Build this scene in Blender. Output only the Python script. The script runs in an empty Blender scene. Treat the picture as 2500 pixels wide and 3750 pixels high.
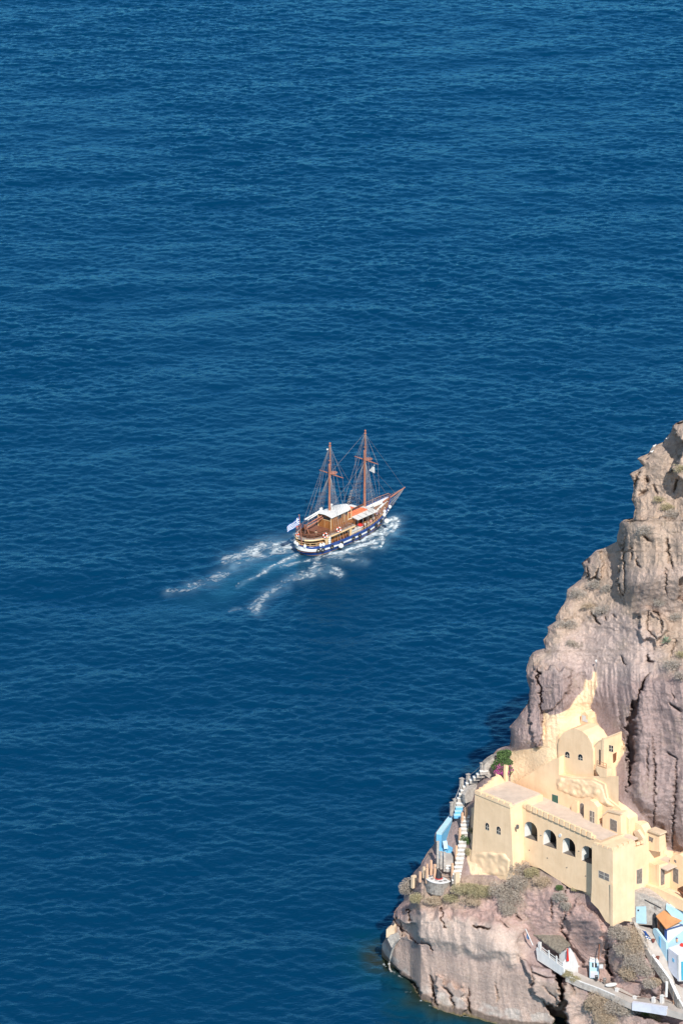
import bpy, bmesh, math, random
import numpy as np
from mathutils import Vector, Matrix
R = math.radians
sc = bpy.context.scene
COL = sc.collection
# ------------------------------------------------------------------ camera
F_PX, U0, V0 = 16000.0, 1250.0, 1875.0          # focal length in photo pixels, image centre
PITCH, CAM_H = math.atan(6065/16000.0), 287.0
cam_d = bpy.data.cameras.new('camera'); cam = bpy.data.objects.new('camera', cam_d); COL.objects.link(cam)
cam.location = (0, 0, CAM_H); cam.rotation_euler = (R(90)-PITCH, 0, 0)
cam_d.sensor_fit = 'VERTICAL'; cam_d.sensor_height = 36; cam_d.lens = F_PX*36/3750
cam_d.clip_start = 1; cam_d.clip_end = 30000
sc.camera = cam
# ------------------------------------------------------------------ light
SUN_AZ = Vector((0.20, -0.98, 0)).normalized(); SUN_EL = R(41)
sdir = Vector((SUN_AZ.x*math.cos(SUN_EL), SUN_AZ.y*math.cos(SUN_EL), math.sin(SUN_EL)))
w = bpy.data.worlds.new('World'); sc.world = w; w.use_nodes = True
nt = w.node_tree; nt.nodes.clear()
sky = nt.nodes.new('ShaderNodeTexSky'); sky.sky_type = 'NISHITA'; sky.sun_disc = False
sky.sun_elevation = SUN_EL; sky.sun_rotation = math.atan2(SUN_AZ.x, SUN_AZ.y)
sky.air_density = 1.0; sky.dust_density = 0.4; sky.ozone_density = 1.5
bg = nt.nodes.new('ShaderNodeBackground'); bg.inputs[1].default_value = 0.11
wo = nt.nodes.new('ShaderNodeOutputWorld')
nt.links.new(sky.outputs[0], bg.inputs[0]); nt.links.new(bg.outputs[0], wo.inputs[0])
sl = bpy.data.lights.new('sun', 'SUN'); sl.energy = 4.6; sl.angle = R(0.5); sl.color = (1.0, 0.95, 0.87)
so = bpy.data.objects.new('sun', sl); COL.objects.link(so)
so.rotation_euler = sdir.to_track_quat('Z', 'Y').to_euler()
sc.view_settings.view_transform = 'Standard'; sc.view_settings.look = 'None'
sc.view_settings.exposure = 0.35; sc.view_settings.gamma = 1.0
sc.cycles.max_bounces = 5; sc.cycles.glossy_bounces = 3; sc.cycles.transparent_max_bounces = 8

# ------------------------------------------------------------------ picture geometry helpers
CP, SP = math.cos(PITCH), math.sin(PITCH)
def ray(u, v):
    x = (np.asarray(u, float)-U0)/F_PX; y = -(np.asarray(v, float)-V0)/F_PX
    return x, CP+y*SP, -SP+y*CP
def at_z(u, v, z=0.0):
    x, y, q = ray(u, v); t = (z-CAM_H)/q
    return Vector((float(x*t), float(y*t), float(z)))
def at_Y(u, v, Y):
    x, y, q = ray(u, v); t = Y/y
    return Vector((float(x*t), float(Y), float(CAM_H+q*t)))
def to_px(p):
    y = p[1]; z = p[2]-CAM_H
    d = y*CP-z*SP; up = y*SP+z*CP
    return U0+F_PX*p[0]/d, V0-F_PX*up/d

# ------------------------------------------------------------------ materials
def new_mat(name):
    m = bpy.data.materials.new(name); m.use_nodes = True
    return m, m.node_tree, m.node_tree.nodes['Principled BSDF']
def sock(col): return (col[0], col[1], col[2], 1)
def mat(name, col, rough=0.7, var=0.15, scale=1.5, bump=0.0, metal=0.0, col2=None, wave=None):
    """painted / weathered surface: two tones mixed by noise, a little bump"""
    m, t, b = new_mat(name)
    b.inputs['Roughness'].default_value = rough; b.inputs['Metallic'].default_value = metal
    tc = t.nodes.new('ShaderNodeTexCoord'); no = t.nodes.new('ShaderNodeTexNoise')
    no.inputs['Scale'].default_value = scale; no.inputs['Detail'].default_value = 6; no.inputs['Roughness'].default_value = 0.65
    t.links.new(tc.outputs['Object'], no.inputs['Vector'])
    rp = t.nodes.new('ShaderNodeValToRGB'); e = rp.color_ramp.elements
    c2 = col2 or tuple(c*(1-var) for c in col)
    e[0].position = 0.32; e[0].color = sock(c2); e[1].position = 0.68; e[1].color = sock(tuple(min(1, c*(1+var*0.4)) for c in col))
    t.links.new(no.outputs['Fac'], rp.inputs[0]); t.links.new(rp.outputs[0], b.inputs['Base Color'])
    if wave:
        wv = t.nodes.new('ShaderNodeTexWave'); wv.inputs['Scale'].default_value = wave[0]; wv.bands_direction = wave[1]
        wv.inputs['Distortion'].default_value = 1.5
        mx = t.nodes.new('ShaderNodeMixRGB'); mx.blend_type = 'MULTIPLY'; mx.inputs[0].default_value = 0.45
        t.links.new(tc.outputs['Object'], wv.inputs['Vector'])
        t.links.new(rp.outputs[0], mx.inputs[1]); t.links.new(wv.outputs['Color'], mx.inputs[2]); t.links.new(mx.outputs[0], b.inputs['Base Color'])
    if bump:
        bp = t.nodes.new('ShaderNodeBump'); bp.inputs['Strength'].default_value = 1; bp.inputs['Distance'].default_value = bump
        n2 = t.nodes.new('ShaderNodeTexNoise'); n2.inputs['Scale'].default_value = scale*4; n2.inputs['Detail'].default_value = 5
        t.links.new(tc.outputs['Object'], n2.inputs['Vector']); t.links.new(n2.outputs['Fac'], bp.inputs['Height']); t.links.new(bp.outputs[0], b.inputs['Normal'])
    return m

# ------------------------------------------------------------------ object helpers
def tag(o, label=None, cat=None, group=None, kind=None):
    if label: o['label'] = label
    if cat: o['category'] = cat
    if group: o['group'] = group
    if kind: o['kind'] = kind
    return o
def empty(name, loc=(0, 0, 0), rz=0.0, label=None, cat=None, group=None):
    o = bpy.data.objects.new(name, None); COL.objects.link(o); o.location = loc; o.rotation_euler = (0, 0, rz)
    o.empty_display_size = 0.5
    return tag(o, label, cat, group)
def link_mesh(name, me, m=None, parent=None, smooth=False, world=False):
    if m is not None:
        for q in (m if isinstance(m, (list, tuple)) else [m]): me.materials.append(q)
    if smooth:
        me.polygons.foreach_set('use_smooth', [True]*len(me.polygons))
    o = bpy.data.objects.new(name, me); COL.objects.link(o)
    if parent is not None:
        o.parent = parent
        if world: o.matrix_parent_inverse = (Matrix.Translation(parent.location) @ parent.rotation_euler.to_matrix().to_4x4()).inverted()
    return o
def copy_tree(o, parent=None):
    c = o.copy(); COL.objects.link(c)
    if parent is not None: c.parent = parent
    for ch in [q for q in bpy.data.objects if q.parent == o]: copy_tree(ch, c)
    return c
class MB:
    """mesh builder that collects pieces and links them as ONE mesh object"""
    def __init__(s): s.v = []; s.f = []; s.mi = []; s.cm = 0
    def add(s, vs, fs):
        n = len(s.v); s.v += [tuple(p) for p in vs]; s.f += [tuple(i+n for i in f) for f in fs]; s.mi += [s.cm]*len(fs); return s
    def box(s, c, sz, rz=0.0, M=None):
        hx, hy, hz = sz[0]/2, sz[1]/2, sz[2]/2
        vs = [Vector((x, y, z)) for x in (-hx, hx) for y in (-hy, hy) for z in (-hz, hz)]
        Q = (M if M is not None else Matrix.Rotation(rz, 3, 'Z'))
        vs = [Q @ p + Vector(c) for p in vs]
        return s.add(vs, [(0, 1, 3, 2), (4, 6, 7, 5), (0, 4, 5, 1), (2, 3, 7, 6), (0, 2, 6, 4), (1, 5, 7, 3)])
    def tube(s, pts, r, n=6, r2=None, cap=True):
        pts = [Vector(p) for p in pts]; m = len(pts)
        rings = []
        for i, p in enumerate(pts):
            d = (pts[min(i+1, m-1)]-pts[max(i-1, 0)]).normalized()
            a = d.cross(Vector((0, 0, 1)))
            if a.length < 1e-3: a = Vector((1, 0, 0))
            a.normalize(); b = d.cross(a)
            rr = r if r2 is None else r+(r2-r)*i/(m-1)
            rings.append([p+a*math.cos(2*math.pi*k/n)*rr+b*math.sin(2*math.pi*k/n)*rr for k in range(n)])
        vs = [q for g in rings for q in g]
        fs = [(i*n+k, i*n+(k+1) % n, (i+1)*n+(k+1) % n, (i+1)*n+k) for i in range(m-1) for k in range(n)]
        if cap: fs += [tuple(range(n))[::-1], tuple((m-1)*n+k for k in range(n))]
        return s.add(vs, fs)
    def ball(s, c, r, n=10, m=7, sq=(1, 1, 1)):
        vs = [(c[0], c[1], c[2]+r*sq[2])]
        for j in range(1, m):
            for k in range(n):
                a, b = math.pi*j/m, 2*math.pi*k/n
                vs.append((c[0]+r*sq[0]*math.sin(a)*math.cos(b), c[1]+r*sq[1]*math.sin(a)*math.sin(b), c[2]+r*sq[2]*math.cos(a)))
        vs.append((c[0], c[1], c[2]-r*sq[2]))
        fs = [(0, 1+k, 1+(k+1) % n) for k in range(n)]
        fs += [(1+j*n+k, 1+(j+1)*n+k, 1+(j+1)*n+(k+1) % n, 1+j*n+(k+1) % n) for j in range(m-2) for k in range(n)]
        L = len(vs)-1; fs += [(L, 1+(m-2)*n+(k+1) % n, 1+(m-2)*n+k) for k in range(n)]
        return s.add(vs, fs)
    def torus(s, c, R1, r, axis, n=16, m=6):
        ax = Vector(axis).normalized(); a = ax.orthogonal().normalized(); b = ax.cross(a)
        vs = []
        for i in range(n):
            d = a*math.cos(2*math.pi*i/n)+b*math.sin(2*math.pi*i/n)
            for j in range(m):
                q = 2*math.pi*j/m; vs.append(Vector(c)+d*(R1+r*math.cos(q))+ax*r*math.sin(q))
        fs = [(i*m+j, ((i+1) % n)*m+j, ((i+1) % n)*m+(j+1) % m, i*m+(j+1) % m) for i in range(n) for j in range(m)]
        return s.add(vs, fs)
    def prism(s, poly, ext):
        """polygon (3D points) swept by vector ext"""
        n = len(poly); e = Vector(ext); a = [Vector(p) for p in poly]
        return s.add(a+[p+e for p in a], [tuple(range(n)), tuple(range(2*n-1, n-1, -1))]+[(i, i+n, (i+1) % n+n, (i+1) % n) for i in range(n)])
    def build(s, name, m=None, parent=None, smooth=False, world=False):
        me = bpy.data.meshes.new(name); me.from_pydata(s.v, [], s.f); 
        bm = bmesh.new(); bm.from_mesh(me); bmesh.ops.recalc_face_normals(bm, faces=bm.faces); bm.to_mesh(me); bm.free()
        if any(s.mi): me.polygons.foreach_set('material_index', s.mi)
        me.update()
        return link_mesh(name, me, m, parent, smooth, world)

def grid_mesh(name, P, attrs=None, keep=None):
    """P: (rows, cols, 3) array -> quad sheet"""
    r, c = P.shape[:2]
    idx = np.arange(r*c, dtype=np.int32).reshape(r, c)
    q = np.stack([idx[:-1, :-1], idx[:-1, 1:], idx[1:, 1:], idx[1:, :-1]], -1).reshape(-1, 4)
    V = P.reshape(-1, 3).astype(np.float32)
    if keep is not None:
        q = q[keep.reshape(-1)]
        used = np.zeros(len(V), bool); used[q.ravel()] = True
        mp = np.cumsum(used)-1; q = mp[q]; V = V[used]
        if attrs: attrs = {k: a.reshape(len(used), -1)[used] for k, a in attrs.items()}
    me = bpy.data.meshes.new(name)
    me.vertices.add(len(V)); me.vertices.foreach_set('co', V.ravel())
    me.loops.add(q.size); me.loops.foreach_set('vertex_index', q.ravel().astype(np.int32))
    me.polygons.add(len(q)); me.polygons.foreach_set('loop_start', np.arange(0, q.size, 4, dtype=np.int32))
    me.polygons.foreach_set('use_smooth', np.ones(len(q), bool))
    me.update(calc_edges=True)
    if attrs:
        for k, a in attrs.items():
            a = a.reshape(len(V), -1)
            if a.shape[1] == 1:
                at = me.attributes.new(k, 'FLOAT', 'POINT'); at.data.foreach_set('value', a.ravel().astype(np.float32))
            else:
                at = me.attributes.new(k, 'FLOAT_COLOR', 'POINT')
                at.data.foreach_set('color', np.concatenate([a, np.ones((len(V), 1))], 1).ravel().astype(np.float32))
    return me

# ------------------------------------------------------------------ numpy noise
def vnoise(x, y, seed=0):
    """smooth value noise, any shape, range about -1..1"""
    rg = np.random.RandomState(seed); T = rg.rand(256, 256)*2-1
    xi = np.floor(x).astype(int); yi = np.floor(y).astype(int); fx = x-xi; fy = y-yi
    fx = fx*fx*(3-2*fx); fy = fy*fy*(3-2*fy)
    a = T[xi & 255, yi & 255]; b = T[(xi+1) & 255, yi & 255]; c = T[xi & 255, (yi+1) & 255]; d = T[(xi+1) & 255, (yi+1) & 255]
    return (a*(1-fx)+b*fx)*(1-fy)+(c*(1-fx)+d*fx)*fy
def fbm(x, y, seed=0, octs=5, gain=0.5, ridged=False):
    o = 0; a = 1; t = 0
    for i in range(octs):
        n = vnoise(x*2**i+i*17.3, y*2**i-i*9.1, seed+i)
        if ridged: n = 1-2*np.abs(n)
        o = o+a*n; t += a; a *= gain
    return o/t
def in_poly(u, v, poly):
    u = np.asarray(u, float); v = np.asarray(v, float); r = np.zeros(np.broadcast(u, v).shape, bool)
    n = len(poly)
    for i in range(n):
        x1, y1 = poly[i]; x2, y2 = poly[(i+1) % n]
        if y1 == y2: continue
        c = ((y1 > v) != (y2 > v)) & (u < (x2-x1)*(v-y1)/(y2-y1)+x1)
        r ^= c
    return r
def seg_dist(u, v, pts):
    """distance to a polyline and running parameter along it"""
    best = np.full(np.broadcast(u, v).shape, 1e9); par = np.zeros_like(best)
    for i in range(len(pts)-1):
        ax, ay = pts[i][:2]; bx, by = pts[i+1][:2]
        L = (bx-ax)**2+(by-ay)**2+1e-9
        t = np.clip(((u-ax)*(bx-ax)+(v-ay)*(by-ay))/L, 0, 1)
        d = np.hypot(u-ax-t*(bx-ax), v-ay-t*(by-ay))
        m = d < best; best = np.where(m, d, best); par = np.where(m, (i+t)/(len(pts)-1), par)
    return best, par
def sstep(a, b, x):
    t = np.clip((x-a)/(b-a), 0, 1); return t*t*(3-2*t)
# ================================================================== THE SEA
WATERLINE = [(1385, 3480), (1400, 3520), (1442, 3562), (1503, 3597), (1541, 3660), (1618, 3685), (1694, 3708), (1809, 3739), (2000, 3770), (2500, 3880), (3000, 3980), (3600, 4100)]
def wave_patch(L, N, wdir, seed, lam_peak, lam_min, spread, slope):
    rg = np.random.RandomState(seed)
    k = np.fft.fftfreq(N, d=L/N)*2*math.pi
    kx, ky = np.meshgrid(k, k, indexing='ij'); K = np.hypot(kx, ky); K[0, 0] = 1
    kp = 2*math.pi/lam_peak; kc = 2*math.pi/lam_min
    c = (kx*math.cos(wdir)+ky*math.sin(wdir))/K
    S = np.exp(-(kp/K)**2)/K**3.7*(np.abs(c)**spread+0.06)*np.exp(-(K/kc)**2); S[0, 0] = 0
    H = np.sqrt(S)*(rg.randn(N, N)+1j*rg.randn(N, N))
    h = np.fft.ifft2(H).real
    dx = np.fft.ifft2(1j*kx/K*H).real; dy = np.fft.ifft2(1j*ky/K*H).real
    s = np.sqrt(np.mean(np.fft.ifft2(1j*kx*H).real**2+np.fft.ifft2(1j*ky*H).real**2))
    return [a*slope/s for a in (h, dx, dy)]
def samp(A, x, y, L):
    N = A.shape[0]; fx = (x/L) % 1*N; fy = (y/L) % 1*N
    i = np.floor(fx).astype(int); j = np.floor(fy).astype(int); fx = fx-i; fy = fy-j
    i %= N; j %= N; i1 = (i+1) % N; j1 = (j+1) % N
    return (A[i, j]*(1-fx)+A[i1, j]*fx)*(1-fy)+(A[i, j1]*(1-fx)+A[i1, j1]*fx)*fy
PA = wave_patch(117.0, 512, R(97), 3, 2.5, 0.5, 1.5, 0.215)
PB = wave_patch(211.0, 512, R(74), 5, 7.5, 1.2, 2.4, 0.108)
PS = wave_patch(480.0, 256, R(108), 9, 30.0, 9.0, 3.0, 0.045)
SHIP_PX = (1252, 1970)
S0 = at_z(SHIP_PX[0], SHIP_PX[1], 0); HEAD = R(51)
def sea_height(x, y, chop=True):
    # ship frame: s ahead, t to starboard
    s = (x-S0.x)*math.cos(HEAD)+(y-S0.y)*math.sin(HEAD); t = (x-S0.x)*math.sin(HEAD)-(y-S0.y)*math.cos(HEAD)
    g = 0.94+0.50*fbm(x/30.0, y/60.0, 21, 4)
    # the churned track behind the boat is smoother; close to the rock the water is calmer
    trk = sstep(-8, -16, s)*sstep(-75, -35, s)*np.exp(-(t/(4.5+0.05*np.abs(s)))**2)
    g = g*(1-0.55*trk)
    h = dx = dy = 0
    for P, L, a in ((PA, 117.0, g), (PB, 211.0, g), (PS, 480.0, 1.0)):
        h = h+samp(P[0], x, y, L)*a
        dx = dx+samp(P[1], x, y, L)*a; dy = dy+samp(P[2], x, y, L)*a
    # diverging wake waves
    for sg in (-1, 1):
        ang = R(19); cs = s+6; d = np.abs(sg*t-3.0-np.tan(ang)*(-cs))*math.cos(ang)
        env = np.exp(-(d/5.0)**2)*sstep(2, -8, cs)*sstep(-90, -30, cs)
        h = h+env*0.13*np.cos((s*0.62+sg*t*1.1)*1.05)
    return h, dx, dy
def warp(a, b, n, far):
    c = np.linspace(a, b, n); e = np.geomspace(1, far, 26)
    return np.concatenate([(a-e)[::-1], c, b+e])
xs = warp(-150, 155, 1010, 9000); ys = warp(520, 1230, 1750, 12000)
ys = ys[ys > 30]
X, Y = np.meshgrid(xs, ys)
hh, ddx, ddy = sea_height(X, Y)
fade = sstep(0, 1, np.clip(1-np.maximum(np.maximum(-150-X, X-155), np.maximum(520-Y, Y-1230))/40, 0, 1))
Pg = np.stack([X-ddx*fade*0.8, Y-ddy*fade*0.8, hh*fade], -1)
wl = [at_z(u, v, 0) for u, v in WATERLINE]
near = (X > -20) & (Y < 640) & (Y > 480)
sh = np.zeros_like(X); ed = np.zeros_like(X)
dist, _ = seg_dist(X[near], Y[near], [(p.x, p.y) for p in wl])
nz = fbm(X[near]/7, Y[near]/12, 31, 4)
sh[near] = np.clip(0.90-dist/10+nz*0.35, 0, 1); ed[near] = np.clip(1.05-dist/4.2+nz*1.1, 0, 1)
# aerated water right behind the screw
sS = (X-S0.x)*math.cos(HEAD)+(Y-S0.y)*math.sin(HEAD); tS = (X-S0.x)*math.sin(HEAD)-(Y-S0.y)*math.cos(HEAD)
air = np.exp(-(tS/(2.2+0.07*np.abs(sS)))**2)*sstep(-9, -14, sS)*sstep(-62, -18, sS)*(0.6+0.6*fbm(X/4, Y/8, 41, 3))
FOAM = [([(1078, 1985), (1040, 1990), (1000, 1994), (962, 2000), (920, 2018), (870, 2040), (829, 2054)], 18, 0.85), ([(1070, 2005), (1010, 2020), (950, 2040), (900, 2060), (860, 2078)], 15, 0.88),
 ([(870, 2068), (820, 2100), (775, 2128), (740, 2140), (700, 2150)], 14, 0.55), ([(700, 2160), (650, 2166), (622, 2168)], 9, 0.35), ([(900, 2080), (830, 2106), (768, 2132)], 8, 0.6),
 ([(1100, 2030), (1060, 2045), (1010, 2075), (968, 2098)], 7, 0.95), ([(968, 2100), (920, 2122), (865, 2147)], 4, 0.7), ([(1150, 2050), (1090, 2062), (1030, 2080)], 6, 0.6),
 ([(1150, 2102), (1110, 2112), (1062, 2126), (1020, 2150), (985, 2172), (960, 2205), (935, 2240)], 12, 0.68), ([(1050, 2150), (1000, 2170), (960, 2190), (920, 2225)], 10, 0.55), ([(880, 2225), (850, 2232), (840, 2240)], 4, 0.5),
 ([(1172, 2040), (1160, 2070), (1150, 2088), (1180, 2100), (1230, 2092)], 10, 0.9), ([(1190, 2045), (1240, 2050), (1290, 2060), (1325, 2062)], 12, 0.78), ([(1170, 2070), (1210, 2080), (1240, 2105)], 11, 0.75), ([(1110, 2105), (1150, 2095), (1190, 2088)], 8, 0.6),
 ([(1210, 2035), (1260, 2022), (1310, 2010), (1360, 1996), (1400, 1985)], 15, 0.95), ([(1320, 2000), (1370, 1985), (1400, 1970), (1406, 1990), (1395, 2010), (1365, 2008)], 10, 1.05), ([(1300, 1995), (1350, 1965), (1395, 1940)], 12, 0.95),
 ([(1395, 1955), (1430, 1925), (1452, 1905), (1452, 1925), (1440, 1945)], 14, 1.1), ([(1405, 1935), (1425, 1905), (1440, 1893), (1455, 1905)], 10, 1.15), ([(1400, 1975), (1430, 1950), (1445, 1935)], 6, 0.6), ([(1240, 2040), (1300, 2035), (1350, 2020)], 12, 0.55),
 ([(1080, 1960), (1095, 1950), (1120, 1935)], 7, 0.55), ([(1130, 1930), (1200, 1900), (1300, 1860)], 5, 0.35)]
dq = Y*CP+CAM_H*SP; uq = U0+F_PX*X/dq; vq = V0-F_PX*(Y*SP-CAM_H*CP)/dq; hz = np.zeros_like(X)
reg = (Y > 500) & (Y < 900) & (uq > 500) & (uq < 1560) & (vq > 1800) & (vq < 2320)
ur_, vr_ = uq[reg]+14*fbm(X[reg]/4, Y[reg]/6, 151, 4), vq[reg]+9*fbm(X[reg]/4, Y[reg]/6, 155, 4); best = np.zeros_like(ur_)
for pts, hw, st in FOAM:
    dist, _ = seg_dist(ur_, vr_*1.3, [(p[0], p[1]*1.3) for p in pts]); best = np.maximum(best, st*np.exp(-(dist/(hw*1.9))**2))
hz[reg] = best*(0.45+0.7*np.clip(fbm(X[reg]/1.6, Y[reg]/2.2, 161, 4, 0.65)+0.35, 0, 1))
me = grid_mesh('sea', Pg, {'shallow': sh, 'edge': ed, 'air': np.clip(air*0.55, 0, 1), 'froth': np.clip(hz*0.62, 0, 1)})
m, t, b = new_mat('sea_water')
def attr(t, name):
    a = t.nodes.new('ShaderNodeAttribute'); a.attribute_name = name; return a
def mixc(t, f, c1, c2, mode='MIX'):
    n = t.nodes.new('ShaderNodeMixRGB'); n.blend_type = mode
    for i, q in enumerate((f, c1, c2)):
        if isinstance(q, bpy.types.NodeSocket): t.links.new(q, n.inputs[i])
        else: n.inputs[i].default_value = q if i == 0 else sock(q)
    return n.outputs[0]
c = mixc(t, attr(t, 'shallow').outputs['Fac'], (0.0002, 0.0282, 0.0745), (0.002, 0.042, 0.056))
c = mixc(t, attr(t, 'edge').outputs['Fac'], c, (0.022, 0.028, 0.016))
c = mixc(t, attr(t, 'air').outputs['Fac'], c, (0.02, 0.13, 0.21)); c = mixc(t, attr(t, 'froth').outputs['Fac'], c, (0.16, 0.30, 0.40))
tc = t.nodes.new('ShaderNodeTexCoord'); mp = t.nodes.new('ShaderNodeMapping'); mp.inputs['Scale'].default_value = (0.7, 1.7, 1)
no = t.nodes.new('ShaderNodeTexNoise'); no.inputs['Scale'].default_value = 1.6; no.inputs['Detail'].default_value = 4
bp = t.nodes.new('ShaderNodeBump'); bp.inputs['Strength'].default_value = 1; bp.inputs['Distance'].default_value = 0.085
t.links.new(tc.outputs['Object'], mp.inputs[0]); t.links.new(mp.outputs[0], no.inputs['Vector']); t.links.new(no.outputs['Fac'], bp.inputs['Height']); 
# water body (scattered light) under a mirror layer: Fresnel mix
t.nodes.remove(b); df = t.nodes.new('ShaderNodeBsdfDiffuse'); gl = t.nodes.new('ShaderNodeBsdfGlossy'); fr = t.nodes.new('ShaderNodeFresnel'); mxs = t.nodes.new('ShaderNodeMixShader'); fr.inputs['IOR'].default_value = 1.333
gl.inputs['Color'].default_value = (0.20, 0.68, 1.0, 1); gl.inputs['Roughness'].default_value = 0.12; t.links.new(c, df.inputs['Color'])
for q in (gl, fr): t.links.new(bp.outputs[0], q.inputs['Normal'])
t.links.new(fr.outputs[0], mxs.inputs[0]); t.links.new(df.outputs[0], mxs.inputs[1]); t.links.new(gl.outputs[0], mxs.inputs[2]); t.links.new(mxs.outputs[0], t.nodes['Material Output'].inputs['Surface'])
sea = link_mesh('sea', me, m); tag(sea, kind='structure')

# ------------------------------------------------------------------ foam of the wake: broken white patches on the water
def ship_to_world(s, t): return S0.x+s*math.cos(HEAD)+t*math.sin(HEAD), S0.y+s*math.sin(HEAD)-t*math.cos(HEAD)
# ================================================================== THE CLIFF
# silhouette of the spur against the sea (photo pixels), top to bottom
EDGE = [(2760, 1340), (2640, 1430), (2560, 1490), (2500, 1539), (2464, 1558), (2455, 1583), (2430, 1612), (2428, 1622), (2385, 1641), (2374, 1664), (2333, 1680), (2356, 1707), (2331, 1724), (2304, 1736),
 (2316, 1769), (2316, 1790), (2314, 1832), (2327, 1865), (2312, 1904), (2273, 1910), (2258, 1960), (2258, 1985), (2194, 2018), (2177, 2020), (2159, 2037), (2130, 2062), (2140, 2089), (2126, 2122),
 (2074, 2159), (2072, 2188), (2063, 2213), (2032, 2259), (2032, 2275), (2003, 2296), (2003, 2325), (1991, 2342), (1995, 2379), (1949, 2391), (1937, 2408), (1925, 2457), (1929, 2496), (1936, 2526),
 (1934, 2575), (1911, 2607), (1898, 2622), (1866, 2663), (1870, 2700), (1868, 2734), (1818, 2748), (1790, 2788), (1735, 2850), (1705, 2890), (1680, 2941), (1630, 3000), (1592, 3050), (1588, 3085), (1556, 3140),
 (1540, 3165), (1500, 3215), (1474, 3250), (1478, 3295), (1446, 3337), (1438, 3375), (1425, 3405), (1410, 3440), (1398, 3460), (1396, 3501), (1420, 3524), (1436, 3562), (1440, 3620), (1440, 3900)]
EV = np.array([e[1] for e in EDGE], float); EU = np.array([e[0] for e in EDGE], float)
WU = np.array([a[0] for a in WATERLINE], float); WV = np.array([a[1] for a in WATERLINE], float)
# slope of the rock in degrees, painted in as regions of the picture
SLOPES = [(84, [(1300, 3345), (1550, 3400), (1800, 3440), (2050, 3560), (2100, 3780), (2100, 4200), (1300, 4200)]),
 (50, [(1440, 3340), (1480, 3230), (1600, 3200), (1730, 3200), (1850, 3180), (1950, 3140), (2050, 3210), (2150, 3260), (2180, 3380), (2000, 3390), (1700, 3350)]),
 (36, [(1500, 3200), (1560, 3120), (1560, 3030), (1640, 2930), (1700, 2850), (1860, 2730), (1875, 2830), (1750, 2960), (1740, 3160), (1640, 3215)]),
 (70, [(1870, 2760), (2000, 2600), (2160, 2560), (2300, 2740), (2240, 2900), (2440, 3050), (2440, 3140), (2240, 3060), (1870, 2950)]),
 (62, [(1740, 2960), (2240, 3060), (2460, 3140), (2500, 3330), (2240, 3390), (1740, 3160)]),
 (83, [(2180, 2420), (2330, 2440), (2700, 2380), (2900, 3330), (2500, 3140), (2430, 3060), (2250, 2930), (2300, 2740), (2200, 2640)]),
 (76, [(1930, 2420), (2180, 2420), (2200, 2640), (1980, 2740), (1870, 2740), (1900, 2600)]),
 (50, [(1990, 2330), (2130, 2100), (2250, 2000), (2270, 2180), (2330, 2240), (2600, 2230), (2900, 2300), (2900, 2400), (2300, 2430), (1950, 2420)]),
 (84, [(2268, 1915), (2500, 1980), (2900, 2000), (2900, 2240), (2330, 2250), (2262, 2150)]),
 (52, [(2330, 1860), (2310, 1740), (2450, 1590), (2700, 1400), (3000, 1500), (3000, 1990), (2600, 1970), (2300, 1910)]),
 (45, [(2240, 3390), (2500, 3600), (2900, 3700), (3600, 4300), (3600, 3200), (2900, 3300), (2500, 3350)]),
 (66, [(2100, 3400), (2240, 3400), (2500, 3620), (2500, 3760), (2300, 3760), (2050, 3600)])]
GU = np.arange(1300, 3601, 10.0); GV = np.arange(1240, 4301, 10.0)      # coarse slope / depth tables
gu, gv = np.meshgrid(GU, GV)
al = np.full(gu.shape, 66.0)
for a, poly in SLOPES: al[in_poly(gu, gv, poly)] = a
def blur(A, n, it=2):
    for _ in range(it):
        for ax in (0, 1):
            P = np.pad(A, [(n, n) if i == ax else (0, 0) for i in (0, 1)], 'edge'); c = np.cumsum(P, ax)
            c = np.insert(c, 0, 0, ax)
            A = (np.take(c, np.arange(2*n+1, c.shape[ax]), ax)-np.take(c, np.arange(0, c.shape[ax]-2*n-1), ax))/(2*n+1)
    return A
al = blur(al, 2)
vw = np.interp(GU, WU, WV)
Yw = np.array([at_z(u, v, 0).y for u, v in zip(GU, vw)])
Yw = Yw+np.maximum(0, 1640-GU)*0.0                                         # plan line of the shore
phi = np.radians(al)
elev = PITCH+(GV-V0)/F_PX
dY = 10*np.cos(phi)/np.sin(phi+elev[:, None])/26.0                         # metres of recession per 10 px going up
T = np.cumsum(dY[::-1], 0)[::-1]                                           # from the bottom row up
base = np.array([np.interp(vw[i], GV, T[:, i]) for i in range(len(GU))])
TY = Yw[None, :]+(T-base[None, :])
FORT_Y = float(TY[int((3150-GV[0])/10), int((1800-GU[0])/10)])-0.9       # where the castle house stands
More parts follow.
